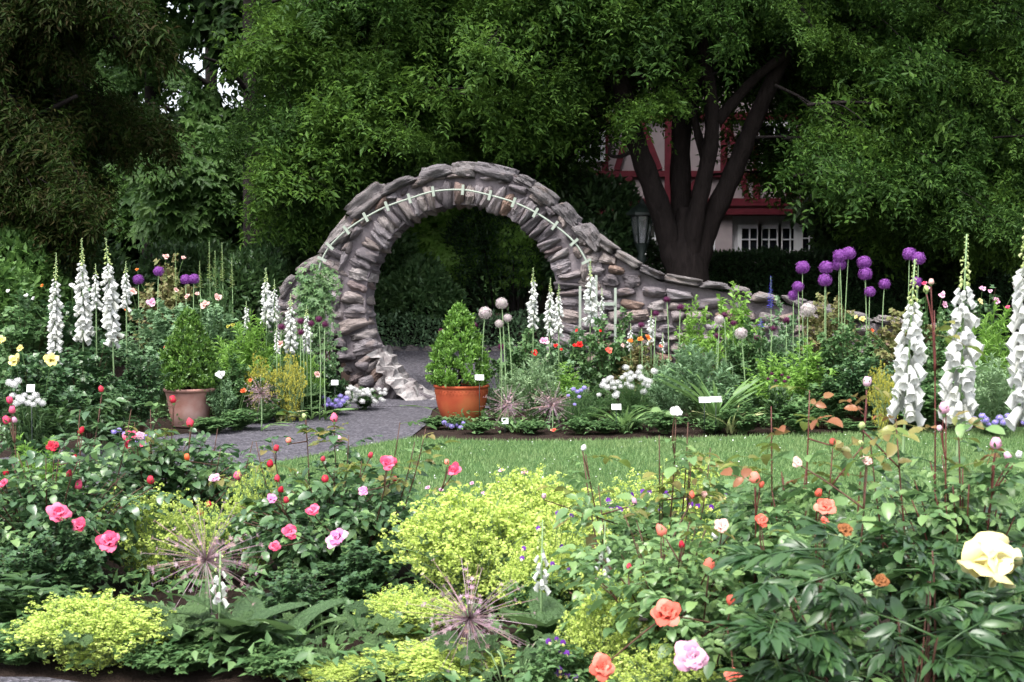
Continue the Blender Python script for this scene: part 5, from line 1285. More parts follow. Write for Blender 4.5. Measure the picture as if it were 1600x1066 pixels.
t = bush('ageratum', 'violet ageratum mound at the path edge left of white candytuft', 522, 15.8, 618, 56, 'low'); puffs(t, np.array(t.location), [(504, 620), (512, 626), (518, 632), (526, 626), (532, 619), (536, 627), (510, 633), (524, 635), (500, 630), (541, 622), (530, 633)], 15.6, 'ageratum', 5)
t = bush('candytuft', 'white candytuft mound at the foot of the left gate pier', 570, 16.4, 605, 66, 'low')
puffs(t, np.array(t.location), [(540 + 62 * RS.uniform(), 603 + 26 * RS.uniform()) for _ in range(42)], 16.2, 'candytuft', 4.0, False)
t = bush('phlox', 'white phlox cluster beside a label at the left edge', 42, 10.8, 612, 80, 'broad'); puffs(t, np.array(t.location), [(15, 598), (22, 601), (28, 595), (20, 618), (30, 622), (38, 618), (34, 626), (48, 622), (55, 618), (60, 626), (66, 630), (44, 630), (52, 632), (26, 630)], 10.6, 'candytuft', 5.5)
t = bush('ageratum', 'violet ageratum near the near path corner at left', 215, 10.8, 685, 80, 'low'); puffs(t, np.array(t.location), [(178, 675), (186, 672), (195, 678), (226, 682), (234, 688), (238, 680), (202, 684), (230, 692), (212, 690)], 10.7, 'ageratum', 5)
plant_label(48, 607, 10.6, 12, 'white plant label above the white phlox at the left edge'); plant_label(523, 598, 15.9, 11, 'white plant label by the left gate pier')

# vine on the left pier
vt = thing('climbing_vine', 'green vine climbing the left pier of the round gate', 'vine', spot(500, 17.2)); vb = np.array(vt.location); rs = np.random.default_rng(8); T = []
for k_ in range(9):
    x0 = 470 + 45 * rs.uniform(); pts = [at(x0, 600, 16.95) - vb, at(x0 + rs.normal(0, 8), 540, 16.95) - vb, at(485 + rs.normal(8, 10), 480, 16.95) - vb, at(492 + rs.normal(6, 9), 425 + 30 * rs.uniform(), 17.0) - vb]; S_ = smoothline(pts, 24)
    V, F = tube(S_, np.linspace(.009, .003, 24), 4); link('vine_stem', new_mesh('vine_stem', V, F, M['cane']), vt); T.append(S_)
T = np.concatenate(T); T = T[rs.integers(0, len(T), 1500)] + rs.normal(0, .07, (1500, 3)) * [1, .7, 1]
V, F = scat((STAR[0] / .15, STAR[1]), frames(rs.normal(0, .6, (1500, 3)) + [0, -.5, -.5], rs.normal(0, .3, (1500, 3)) + [0, -.8, .6]), T, rs.uniform(.03, .065, 1500)); o = link('foliage', new_mesh('foliage', V, F, M['garden_leaf']), vt); o['kind'] = 'stuff'

# ------------------------------------------------------------------ far border, right of the pot
bush('silver_bush', 'pale grey-green bush right of the orange pot', 838, 14.8, 553, 130, 'silver', 'bush'); bush('silver_bush', 'smaller pale grey-green plant against the orange pot', 780, 15.2, 590, 60, 'silver', 'bush')
with_flowers(bush('rose_bush', 'blue-green rose with red flowers in front of the gate right pier', 880, 16.0, 505, 130, 'roseblue', 'rose bush', RBG), [(835, 552, 14.9, 13, 'red'), (868, 540, 15.5, 9, 'red'), (905, 538, 15.5, 14, 'red'), (897, 540, 15.5, 9, 'red'), (877, 546, 15.5, 6, 'red'), (850, 533, 15.5, 19, 'palepink'), (901, 516, 15.6, 6, 'red'), (938, 517, 15.6, 6, 'red')])
with_flowers(bush('rose_bush', 'tall climbing rose with one coral flower on the right trellis', 950, 15.9, 470, 120, 'rose', 'rose bush', RBG), [(951, 547, 15.2, 14, 'coral')])
with_flowers(bush('rose_bush', 'olive leaved rose with small orange flowers by the wall', 1000, 15.6, 535, 110, 'olive', 'rose bush', RBG), [(985, 533, 15.2, 11, 'orange'), (1000, 530, 15.2, 12, 'orange'), (1013, 527, 15.2, 13, 'orange'), (1032, 541, 15.2, 8, 'coral'), (973, 540, 15.2, 8, 'blush')])
bush('rose_bush', 'leafy rose behind the pale alliums', 810, 16.4, 510, 110, 'rose', 'rose bush', RBG)
bush('willow_bush', 'fine leaved grey-green shrub in front of the low wall', 1090, 15.0, 532, 140, 'willow', 'bush'); bush('willow_bush', 'shorter grey-green shrub left of the reeds', 1045, 14.6, 575, 90, 'willow', 'bush')
for i, (px, d, top, w, kd, lab) in enumerate((
    (915, 14.4, 600, 110, 'feather', 'feathery green plant with blue flowers below the white candytuft'), (985, 14.2, 640, 110, 'feather', 'grassy green foliage under the white candytuft'), (905, 13.9, 650, 60, 'low', 'low green cushion at the lawn edge'),
    (1170, 15.4, 500, 120, 'rose', 'leafy rose against the end of the low wall'), (1140, 16.0, 450, 130, 'fresh', 'fresh green climber over the low wall top'), (1215, 15.6, 470, 110, 'roseblue', 'blue-green bush below the blue delphinium'), (1200, 14.6, 555, 120, 'fresh', 'fresh green leafy clump behind tall thin stems'), (1260, 15.0, 535, 110, 'fresh', 'fresh yellow-green clump under the strap leaves'),
    (1330, 15.2, 490, 140, 'rose', 'dark bush below the purple alliums'), (1340, 14.3, 550, 130, 'rosedark', 'dark leafy bush left of the near foxgloves'), (1410, 15.2, 480, 140, 'olive', 'olive bush between the near foxgloves'), (1460, 14.6, 520, 140, 'rose', 'green bush behind the middle near foxglove'),
    (1540, 14.8, 480, 170, 'freshfeather', 'light feathery bush below the pink roses at right'), (1550, 13.9, 560, 150, 'silver', 'pale green bush above the violet edging at right'), (1640, 14.2, 500, 160, 'rose', 'bush cut by the right picture edge'), (1440, 14.0, 590, 130, 'low', 'low dark leaves behind the near foxglove bases'),
    (1160, 13.9, 630, 90, 'low', 'low green leaves at the lawn edge near a coral blossom'), (1250, 13.8, 625, 110, 'low', 'leafy edging plants before the yellow-green clump'), (1040, 13.9, 640, 80, 'low', 'low olive leaves by the wide label'), (800, 14.2, 655, 60, 'low', 'short leaves below the first star-burst allium'), (1290, 15.9, 455, 110, 'olive', 'rose canes along the wall end below purple globes'), (1090, 16.4, 470, 90, 'fresh', 'wispy green shoots on the low wall'))):
    bush('leafy_plant', lab, px, d, top, w, kd)
t = bush('gold_bush', 'yellow feathery clump left of the near foxgloves', 1378, 13.9, 572, 46, 'gold'); 
with_flowers(bush('rose_bush', 'pink rose bush before the dark hedge at right', 1530, 16.2, 450, 150, 'rosedark', 'rose bush', RBG), [(1535, 451, 15.8, 13, 'palepink'), (1547, 455, 15.8, 9, 'palepink'), (1557, 470, 15.8, 14, 'palepink'), (1532, 470, 15.8, 12, 'cream'), (1575, 480, 15.8, 9, 'pink'), (1588, 450, 15.8, 8, 'pink')])
with_flowers(bush('rose_bush', 'pink rose between the left and middle near foxgloves', 1460, 15.0, 455, 100, 'rose', 'rose bush', RBG), [(1472, 461, 14.4, 14, 'palepink'), (1476, 476, 14.4, 15, 'palepink'), (1445, 443, 14.4, 10, 'pink'), (1450, 450, 14.4, 9, 'palepink'), (1363, 516, 14.4, 8, 'poppy'), (1348, 498, 14.4, 12, 'yellow'), (1338, 495, 14.4, 8, 'yellow')])
t = bush('candytuft', 'sprawling white candytuft beside the lawn right of centre', 980, 14.4, 590, 100, 'feather')
puffs(t, np.array(t.location), [(942, 602), (945, 596), (952, 592), (958, 598), (950, 605), (960, 606), (966, 598), (972, 590), (978, 586), (984, 592), (980, 600), (992, 588), (998, 582), (1002, 590), (1006, 600), (1012, 603), (1015, 596), (964, 614), (962, 618), (936, 617), (1006, 612), (986, 604), (970, 604), (1000, 574), (978, 574), (1022, 580), (955, 590), (985, 583), (1010, 594)], 14.2, 'candytuft', 4.8)
t = bush('larkspur', 'small blue flowers right of the star-burst alliums', 905, 14.1, 615, 60, 'feather'); puffs(t, np.array(t.location), [(896, 608), (902, 612), (908, 610), (913, 606), (898, 632), (905, 620), (888, 618)], 14.0, 'ageratum', 3.5)
for (px, top, low, lab, sd_) in ((1203, 432, 482, 'deep blue delphinium spire above the low wall', 0), (1188, 498, 512, 'short blue spike below the delphinium', 1)): spire(px, top, low, 15.3, lab, 'delph', 13, 'blue spires', 'delphinium', sd_)
t = bush('heuchera', 'dark plant with small red flower sprays', 1215, 14.0, 600, 70, 'broad'); puffs(t, np.array(t.location), [(1200, 592), (1206, 584), (1212, 595), (1222, 586), (1226, 596), (1232, 590)], 13.9, 'allium_dark', 3)
t = bush('ageratum', 'violet ageratum edging at the right lawn edge', 1555, 13.7, 655, 110, 'low', depth=.3); puffs(t, np.array(t.location), [(1500, 662), (1512, 657), (1522, 655), (1530, 660), (1540, 656), (1545, 664), (1555, 660), (1562, 653), (1568, 660), (1575, 650), (1585, 655), (1595, 652), (1600, 660), (1535, 650)], 13.5, 'ageratum', 5.5)
t = bush('ageratum', 'violet ageratum at the foot of the orange pot', 712, 14.4, 664, 60, 'low', depth=.3); puffs(t, np.array(t.location), [(690, 682), (698, 680), (706, 666), (714, 664), (720, 668), (724, 661), (716, 681), (700, 664), (694, 660)], 14.2, 'ageratum', 4)
for i, (px, w, lab) in enumerate(((680, 50, 'low green tuft at the path corner before the pot'), (750, 60, 'low green edging right of the orange pot'), (830, 70, 'low green edging below the star-burst alliums'), (945, 70, 'low edging at the lawn below the label'), (1110, 80, 'low edging before the reeds'), (1330, 90, 'low edging left of the near foxgloves'))): bush('edging_plant', lab, px, 13.95 if i else 14.4, 655 + (4 if i < 3 else 0), w, 'low', depth=.35)
for px, py, r, lab in ((758, 489, 10.5, 'pale allium highest left above the orange pot'), (784, 474, 9.5, 'topmost pale allium right of the box cone'), (793, 497, 7, 'small pale allium below the topmost one'), (780, 506, 7, 'lowest small pale allium right of the box cone'), (1124, 500, 8, 'small white allium in front of the low wall'), (1158, 521, 10, 'white allium on a tall bare stem beside the reeds'), (1262, 484, 12, 'large white allium above the strap leaves')): allium(px, py, 14.9, r, 'allium_white', lab, 'pale alliums in the right border', lean=RS.normal(0, .03))
for px, py, lab in ((1254, 418, 'purple allium high at the left of the right border group'), (1247, 448, 'purple allium low at the left end of the group'), (1291, 418, 'purple allium between left end and central cluster'), (1289, 438, 'purple allium lower between left end and cluster'), (1312, 400, 'front purple allium of the central cluster'), (1326, 396, 'topmost purple allium of the central cluster'), (1311, 413, 'lowest purple allium of the central cluster'), (1350, 410, 'purple allium right of the central cluster'), (1352, 428, 'purple allium lower right of the central cluster'), (1382, 444, 'purple allium halfway to the near foxglove'), (1359, 456, 'lowest small purple allium right of the cluster'), (1421, 397, 'left purple allium above the left near foxglove'), (1435, 404, 'right purple allium above the left near foxglove'), (1432, 441, 'dim purple allium beside the left near foxglove'), (1240, 462, 'faded purple allium beside the delphinium')): allium(px, py, 15.4 + .2 * RS.uniform(), 11 if py < 440 else 9, 'allium', lab, 'purple alliums in the right border', lean=RS.normal(0, .03))
for i, (px, py, lab) in enumerate(((690, 518, 'left of the box cone tip'), (741, 508, 'right of the box cone tip'), (783, 542, 'below the pale alliums'), (1042, 468, 'highest before the wall'), (1063, 480, 'second highest before the wall'), (1002, 508, 'left before the wall'), (1132, 492, 'above the small white one'), (1146, 505, 'right of the small white one'), (1183, 528, 'below the delphinium'), (1208, 513, 'right of the delphinium base'), (1229, 500, 'left of the large white one'), (1121, 525, 'lowest above the grey-green shrub'), (1025, 490, 'between wall and orange roses'))): allium(px, py, 15.3, 5.5, 'allium_dark', f'small maroon allium {lab}', 'maroon alliums in the right border', .8, lean=RS.normal(0, .03))
foxglove_far(833, 418, 506, 15.9, 20, 'leftmost white foxglove seen against the gate opening', 21); foxglove_far(858, 434, 520, 15.8, 18, 'middle white foxglove of the three at the right pier', 22, lean=.006); foxglove_far(873, 444, 520, 15.7, 17, 'right white foxglove of the three at the pier', 23)
foxglove_far(922, 408, 502, 15.9, 23, 'tallest white foxglove in front of the gate right pier', 24); foxglove_far(940, 450, 500, 16.1, 12, 'thin foxglove right of the tallest at the pier', 25); foxglove_far(1017, 484, 535, 15.6, 16, 'short white foxglove in front of the low wall', 26); foxglove_far(985, 505, 545, 15.6, 12, 'shortest pale foxglove left of the orange roses', 27); foxglove_far(1035, 520, 548, 15.6, 8, 'tiny budding foxglove behind the orange roses', 28)
firework(793, 634, 14.2, 43, 'left star-burst allium right of the orange pot', 1); firework(863, 634, 14.1, 45, 'right star-burst allium below the silver bush', 0)
daylily(1268, 14.8, 75, 26, 'arching strap-leaved daylily below the large white allium'); daylily(1120, 14.2, 80, 34, 'reed-like upright clump beside the grey-green shrub', 'strap_leaf', .3); daylily(806, 14.0, 26, 14, 'short strap leaves by a label at the lawn edge', 'strap_leaf', .9); daylily(975, 14.0, 50, 24, 'thin grassy leaves under the candytuft', 'strap_leaf', .6); daylily(1145, 13.9, 45, 18, 'yellowing grassy leaves at the lawn edge', 'cream_strap', .6)
plant_label(749, 590, 14.75, 14, 'white plant label stuck at the rim of the orange pot', None); plant_label(963, 636, 13.9, 15, 'white plant label below the white candytuft'); plant_label(1101, 625, 13.8, 18, 'left one of two joined white labels by the reeds'); plant_label(1119, 624, 13.8, 18, 'right one of two joined white labels by the reeds'); plant_label(789, 658, 13.8, 10, 'small white plant label under the left star-burst allium')
for i, (px, py) in enumerate(((866, 680), (1104, 672), (1122, 674), (1163, 670))):
    o = tag(link('fallen_rose', random.choice(get_bloom('coral', False)), None, mat4=m4(facing([RS.normal(0, .3), -.3, 1]), gnd(px, py) + [0, 0, .035], .034)), ('fallen coral blossom on the lawn edge below the star-burst alliums', 'fallen coral blossom left of the reeds', 'fallen coral blossom under the reeds', 'fallen coral blossom farthest right at the lawn edge')[i], 'flower', 'fallen coral blossoms')

# ------------------------------------------------------------------ near bed
rose_bush('rose_bush', 'pink rose bush at the left edge of the near bed', 70, 6.9, 690, 330, ['rose_leaf', 'rose_leaf', 'rose_leaf2'], 42, 15, depth=.5, seed=1,
    blooms=[(92, 802, 6.4, 42, 'pink', True, dict(label='large pink rose')), (122, 820, 6.4, 28, 'pink', True), (170, 845, 6.3, 44, 'pink', True), (5, 755, 6.6, 18, 'pink'), (83, 697, 7.2, 22, 'crimson')],
    buds=[(15, 625, 7.2, 12, 'pink'), (19, 640, 7.2, 13, 'pink'), (10, 656, 7.2, 14, 'pink'), (22, 656, 7.2, 11, 'palepink'), (158, 608, 7.4, 10, 'crimson'), (127, 673, 7.2, 12, 'crimson'), (116, 715, 7, 11, 'crimson'), (108, 740, 7, 11, 'crimson'), (123, 758, 6.9, 15, 'pink'), (70, 857, 6.4, 13, 'crimson'), (9, 738, 6.9, 11, 'crimson')],
    tall=[(158, 620, 7.4), (20, 650, 7.2), (85, 690, 7.2), (205, 640, 7.5), (128, 680, 7.2), (125, 640, 7.4)])
rose_bush('rose_bush', 'pink rose bush between the near path and the gravel bend', 255, 8.0, 672, 330, ['rose_leaf', 'rose_leaf2'], 46, 15, depth=.45, seed=2,
    blooms=[(203, 683, 7.6, 28, 'pink', True), (200, 696, 7.6, 16, 'crimson'), (219, 680, 7.6, 15, 'palepink'), (222, 694, 7.6, 14, 'pink'), (335, 747, 7.5, 20, 'palepink')],
    buds=[(270, 624, 8, 13, 'crimson'), (297, 661, 7.9, 14, 'crimson'), (292, 714, 7.6, 11, 'poppy'), (235, 750, 7.3, 14, 'crimson'), (371, 743, 7.6, 14, 'pink'), (326, 788, 7.2, 11, 'crimson'), (313, 802, 7.2, 13, 'crimson')],
    tall=[(270, 630, 8), (297, 668, 7.9), (210, 660, 7.8), (235, 640, 8), (340, 670, 8), (345, 700, 7.8), (395, 690, 8)])
rose_bush('rose_bush', 'pink rose bush with tall red-brown canes left of centre', 520, 7.3, 735, 320, ['rose_leaf', 'rose_leaf', 'rose_leaf2'], 48, 15, depth=.5, seed=3, limit=295,
    blooms=[(607, 723, 6.9, 30, 'pink', True), (709, 734, 6.9, 27, 'pink', True), (525, 840, 6.3, 40, 'rosepink', True, dict(label='pale lilac pink rose')), (453, 831, 6.3, 30, 'pink', True), (489, 797, 6.5, 27, 'pink', True), (425, 779, 6.6, 21, 'rosepink'), (568, 767, 6.7, 18, 'rosepink'), (429, 853, 6.3, 20, 'pink')],
    buds=[(522, 653, 7.5, 14, 'pink'), (451, 688, 7.4, 10, 'coral'), (530, 686, 7.5, 12, 'palepink'), (432, 700, 7.3, 11, 'crimson'), (422, 725, 7.2, 12, 'crimson'), (433, 748, 7, 11, 'crimson'), (439, 765, 7, 11, 'crimson'), (508, 748, 7, 13, 'crimson'), (579, 711, 7.2, 10, 'crimson'), (505, 717, 7.2, 9, 'crimson'), (617, 748, 7, 9, 'crimson'), (447, 781, 6.9, 11, 'crimson'), (698, 722, 6.9, 10, 'coral'), (475, 650, 7.5, 9, 'foxbud')],
    tall=[(478, 650, 7.5), (522, 660, 7.5), (545, 680, 7.4), (625, 660, 7.2), (665, 670, 7.2), (700, 735, 6.9), (648, 690, 7.2), (425, 690, 7.4), (606, 730, 6.9), (565, 720, 7.2), (400, 690, 7.4)])
bush('feathery_plant', 'light green feathery foliage above the left pink roses', 60, 7.6, 680, 230, 'freshfeather', depth=.5)
bush('leafy_plant', 'dark low leaves under the left pink roses', 40, 5.9, 900, 260, 'broad', depth=.5); bush('leafy_plant', 'dark leaves in the shade under the middle roses', 520, 6.3, 930, 260, 'broad', depth=.4)
bush('leafy_plant', 'dark rose-like leaves at the left edge above the corner mound', 30, 6.2, 840, 230, 'rosedark', depth=.5); bush('leafy_plant', 'dark leaves under the middle pink rose', 560, 6.5, 850, 230, 'rosedark', depth=.4); bush('leafy_plant', 'shaded leaves right of the near foxglove leaves', 450, 6.1, 880, 180, 'rosedark', depth=.4)
bush('leafy_plant', 'low leaves along the front edge at bottom left', 300, 5.55, 1000, 200, 'low', depth=.3); bush('leafy_plant', 'low leaves at the very front left of the corner mound', 20, 5.62, 990, 190, 'low', depth=.3); bush('leafy_plant', 'small leaves between the corner mound and the foxglove leaves', 235, 5.5, 1010, 130, 'low', depth=.25); bush('rose_bush', 'dark rose foliage hanging over the left of the corner mound', 90, 6.4, 800, 260, 'rosedark', 'rose bush', depth=.4); bush('leafy_plant', 'low leaves along the front edge below the foxglove leaves', 430, 5.45, 1015, 190, 'low', depth=.3)
bush('cranesbill', 'small-leaved cranesbill patch at the lower left corner', 60, 5.75, 960, 170, 'low', depth=.4)
# lady's mantle
for i, (px, d, top, w, lab, lv) in enumerate((
    (145, 5.6, 935, 225, 'chartreuse frothy mound at the lower left corner', 16), (235, 7.1, 770, 170, 'chartreuse froth behind the large left pink roses', 10), (395, 7.4, 735, 90, 'chartreuse sprays among the middle rose canes', 6), (745, 6.5, 775, 240, 'largest chartreuse mound at the centre of the bed', 16), (835, 7.3, 742, 190, 'chartreuse mound reaching up to the lawn at centre', 8),
    (640, 5.95, 925, 150, 'chartreuse mound under the right of the dark rose', 10), (520, 5.45, 1035, 170, 'chartreuse froth along the bottom edge left of centre', 10), (690, 5.35, 1010, 220, 'chartreuse mound below the near star-burst allium', 12), (1000, 7.6, 745, 150, 'chartreuse patch behind the salmon rose canes', 8), (1080, 7.4, 728, 120, 'chartreuse patch beside tall canes above the violas', 6),
    (965, 5.1, 920, 160, 'chartreuse tuft left of the coral rose', 8), (1100, 5.6, 835, 170, 'chartreuse froth among the salmon rose buds', 8), (310, 7.1, 790, 90, 'chartreuse sprig below the gravel path', 4), (1040, 4.75, 1010, 190, 'chartreuse froth under the salmon rose', 10), (870, 6.5, 800, 170, 'chartreuse froth left of the salmon rose', 8), (860, 6.0, 850, 150, 'chartreuse froth around the drooping foxglove', 8))):
    mantle(px, d, top, w, lab, leaves=lv, seed=i)
firework(322, 876, 5.75, 112, 'near star-burst allium left of centre below the pink roses', 0); firework(733, 968, 5.3, 118, 'near star-burst allium at bottom centre', 1)
# foxglove rosette without flowers
def rosette(px, d, n_, size, label, seed):
    rs = np.random.default_rng(seed); b = spot(px, d); t = thing('foxglove_rosette', label, 'plant', b)
    for k_ in range(n_):
        a = k_ * 2.4 + rs.normal(0, .2); el = rs.uniform(.15, 1.7); link('leaf', FLEAFM, t, mat4=m4(frames(np.array([[math.cos(a), math.sin(a), el]]), np.array([[-math.cos(a) * .2, -math.sin(a) * .2, 1.0]]))[0], [rs.normal(0, .03), rs.normal(0, .03), .02 + .05 * el], size * rs.uniform(.7, 1.1)))
    return t
rosette(370, 5.65, 13, .29, 'big dull green foxglove leaves below the near star-burst allium', 3); rosette(280, 5.7, 12, .24, 'broad soft leaves right of the lower left mound', 4); rosette(470, 5.6, 10, .26, 'broad pale leaves at the bottom left of centre', 5); rosette(860, 5.5, 16, .28, 'foxglove leaves in the shade beside the violas', 6)
def mantle_leaves(label, px, d, n_, w, seed):
    rs = np.random.default_rng(seed); b = spot(px, d); t = thing('mantle_foliage', label, 'plant', b)
    for k_ in range(n_):
        a = rs.uniform(0, 6.28); r = w * math.sqrt(rs.uniform()); p = np.array([r * math.cos(a), r * math.sin(a) * .6, rs.uniform(.06, .2)]); link('leaf', MLEAF[k_ % 3], t, mat4=m4(frames(np.array([[math.cos(a), math.sin(a) - .4, rs.uniform(-.3, .3)]]), np.array([[rs.normal(0, .25), -.4, 1.0]]))[0], p, rs.uniform(.09, .15)))
        V, F = tube(bez([p[0] * .3, p[1] * .3, 0], [p[0] * .6, p[1] * .6, p[2]], p, 4), .003, 3); link('stem', new_mesh('stem', V, F, M['palestem']), t)
mantle_leaves('round scalloped leaves left of the near foxglove leaves', 290, 5.75, 16, .3, 1); mantle_leaves('round scalloped leaves at the bottom left of centre', 500, 5.6, 18, .32, 2); mantle_leaves('round scalloped leaves between the bottom mound and violas', 800, 5.2, 14, .25, 3)
def droop_fox(px, top, low, d, label, seed):
    rs = np.random.default_rng(seed); b = spot(px, d); t = thing('foxglove', label, 'foxglove', b); z0, z1 = zat(low, d), zat(top, d)
    V, F = tube([[0, 0, 0], [.0, 0, z0], [.005, 0, z1]], [.006, .005, .002], 5); link('stem', new_mesh('stem', V, F, M['palestem']), t); n_ = max(6, int((z1 - z0) / .012))
    for i in range(n_):
        f = i / (n_ - 1); a = i * 2.4; D = np.array([math.cos(a), math.sin(a) - .3, -1.4]); s = .036 * (1 - .6 * f); link('bell_flower' if f < .6 else 'flower_bud', BELLM if f < .6 else FBUD, t, mat4=m4(frames(np.array([[math.sin(a), -math.cos(a), 0]]), -D[None])[0], [.012 * math.cos(a), .012 * math.sin(a), z0 + (z1 - z0) * f], s))
droop_fox(846, 812, 915, 5.6, 'pale half-opened foxglove spike at centre of the near bed', 1); droop_fox(944, 815, 900, 5.3, 'cream budding foxglove left of the salmon buds', 2); droop_fox(340, 862, 935, 5.6, 'short drooping foxglove in front of the near star-burst allium', 3)
viola_clump('purple and yellow violas at the bottom right of centre', [(855 + 60 * RS.uniform(), 988 + 72 * RS.uniform()) for _ in range(26)], 5.0, 880, 1000, 130, 11)
viola_clump('purple violas behind the salmon rose near the lawn', [(940 + 210 * RS.uniform(), 768 + 30 * RS.uniform()) for _ in range(26)], 7.3, 1040, 785, 240, 10)
viola_clump('dark violas among the central chartreuse froth', [(790 + 110 * RS.uniform(), 800 + 110 * RS.uniform()) for _ in range(12)], 5.9, 850, 880, 130, 9)
t = bush('cranesbill', 'pink cranesbill flowers at the lawn edge of the near bed', 760, 8.2, 775, 190, 'low', depth=.4); b = np.array(t.location)
for k_ in range(14): p = at(655 + 230 * RS.uniform(), 735 + 45 * RS.uniform(), 8.1) - b; link('flower', random.choice(get_bloom('geranium', False)), t, mat4=m4(facing([RS.normal(0, .3), -.5, 1]), p, .016)); stem_to(t, [p[0] * .9, p[1], .02], p, .0018, 'gstem', .05, sides=3)
# salmon rose
rose_bush('rose_bush', 'salmon and pink rose bush at the centre right of the near bed', 1045, 5.2, 805, 320, ['rose_leaf2'], 46, 15, depth=.55, seed=4, limit=295, size=1.0,
    blooms=[(1041, 957, 4.5, 56, 'coral', True, dict(label='open coral rose with loose lower petals')), (1080, 1026, 4.4, 62, 'palepink', True, dict(label='full pale pink rose')), (941, 1042, 4.5, 48, 'coral', True), (1146, 1056, 4.4, 32, 'coral', True), (1127, 822, 5.1, 28, 'blush', True)],
    buds=[(1033, 829, 5, 20, 'coral'), (1065, 851, 5, 12, 'crimson'), (1108, 884, 4.8, 23, 'coral'), (1142, 938, 4.6, 18, 'coral'), (983, 886, 5, 11, 'crimson'), (1081, 774, 5.6, 12, 'coral'), (1117, 836, 5.2, 14, 'whitep'), (991, 783, 5.8, 10, 'palepink')],
    tall=[(1033, 840, 5), (1065, 860, 5), (1108, 895, 4.8), (1142, 948, 4.6), (910, 700, 6), (935, 760, 5.9)])
rose_bush('rose_bush', 'tall pale rose with one white flower above the lawn', 1050, 6.2, 790, 230, ['rose_leaf2'], 22, 13, depth=.35, seed=5, limit=285,
    blooms=[(1056, 643, 5.9, 23, 'whitep', True, dict(label='single white rose')), (1100, 772, 5.9, 12, 'blush')], buds=[(912, 700, 6, 10, 'whitep'), (850, 775, 6, 9, 'palepink'), (1078, 700, 6, 8, 'foxbud')],
    tall=[(1056, 655, 5.9), (1030, 680, 6), (1075, 660, 6), (1035, 740, 6), (1080, 720, 6), (1078, 705, 6), (915, 710, 6), (1110, 700, 6.2)])
rose_bush('rose_bush', 'open rose bush with reddish young canes right of centre', 1240, 5.4, 740, 220, ['rose_leaf2', 'rose_leaf2', 'rose_leaf'], 26, 14, (), cane='redcane', depth=.4, seed=6, limit=290,
    buds=[(1179, 746, 5.2, 20, 'coral'), (1190, 757, 5.2, 11, 'coral'), (1301, 690, 5.3, 12, 'coral'), (1345, 692, 5.3, 9, 'foxbud'), (1279, 770, 5.1, 14, 'coral'), (1347, 665, 5.4, 12, 'foxbud'), (1355, 596, 5.6, 17, 'palepink')],
    tall=[(1265, 610, 5.4), (1205, 635, 5.5), (1301, 700, 5.3), (1179, 755, 5.2), (1355, 605, 5.6)])
t = rose_bush('rose_bush', 'half-hidden salmon rose above the dark peony leaves', 1285, 4.9, 800, 160, ['rose_leaf2'], 12, 8, depth=.3, seed=7, limit=80,
    blooms=[(1190, 813, 4.7, 27, 'coral', True), (1290, 790, 4.8, 36, 'coral', True), (1355, 720, 4.9, 22, 'blush', True), (1245, 722, 5, 20, 'blush', True), (1288, 815, 4.7, 20, 'coral')], tall=[(1290, 800, 4.8), (1355, 730, 4.9), (1190, 825, 4.7)])
rose_bush('rose_bush', 'dark leaved rose with long red canes at the right edge', 1510, 5.0, 690, 280, ['rose_leaf', 'rose_leaf2', 'rose_leaf2'], 40, 15, (), cane='redcane', depth=.45, seed=8, limit=290,
    buds=[(1556, 692, 4.8, 20, 'palepink'), (1574, 712, 4.8, 14, 'palepink'), (1475, 637, 5, 20, 'palepink'), (1468, 669, 5, 10, 'palepink'), (1346, 665, 5, 10, 'foxbud'), (1592, 710, 4.8, 13, 'whitep'), (1447, 452, 5.1, 11, 'foxbud'), (1455, 440, 5.1, 10, 'blush')],
    tall=[(1460, 485, 5.1), (1478, 640, 5), (1556, 700, 4.8), (1400, 655, 5), (1360, 690, 5)])
foxglove_near(1412, 405, 640, 5.9, 62, 'left white foxglove of the three tall ones at right', 1, .05); foxglove_near(1497, 366, 648, 5.9, 66, 'middle white foxglove of the three tall ones at right', 2, .03); foxglove_near(1606, 320, 650, 5.6, 70, 'white foxglove cut by the right picture edge', 3, -.02)

# tree peony
def peony_leaf(seed):
    rs = np.random.default_rng(seed); parts = []
    parts.append(tube([[0, 0, 0], [0, .35, .03], [0, .8, -.02]], [.018, .014, .01], 4))
    for (y, a) in ((.38, -1.0), (.38, 1.0), (.58, -.75), (.58, .75), (.8, -.35), (.8, .35), (.8, 0)):
        ln = rs.uniform(.36, .5) * (1.15 if a == 0 else 1)
        for (o_, sc) in ((0, 1), (-.5, .68), (.5, .68)):
            lf = leaf_grid(6, .15, .35, rs.uniform(.2, .5), 0, (.75, .8)); aa = a + o_ * .75
            parts.append(scat(lf, frames(np.array([[math.sin(aa), math.cos(aa), rs.uniform(-.15, .2)]]), np.array([[rs.normal(0, .2), -.1, 1]])), np.array([[.05 * math.sin(a), y + .05, 0]]), [ln * sc]))
    return cat(parts)[:2]
PEL = [new_mesh('leaf', *peony_leaf(i), M['peony_leaf']) for i in range(4)]
pb = spot(1420, 4.35); pe = thing('tree_peony', 'dark green tree peony with a cream yellow flower at lower right', 'peony', pb); rs = np.random.default_rng(12)
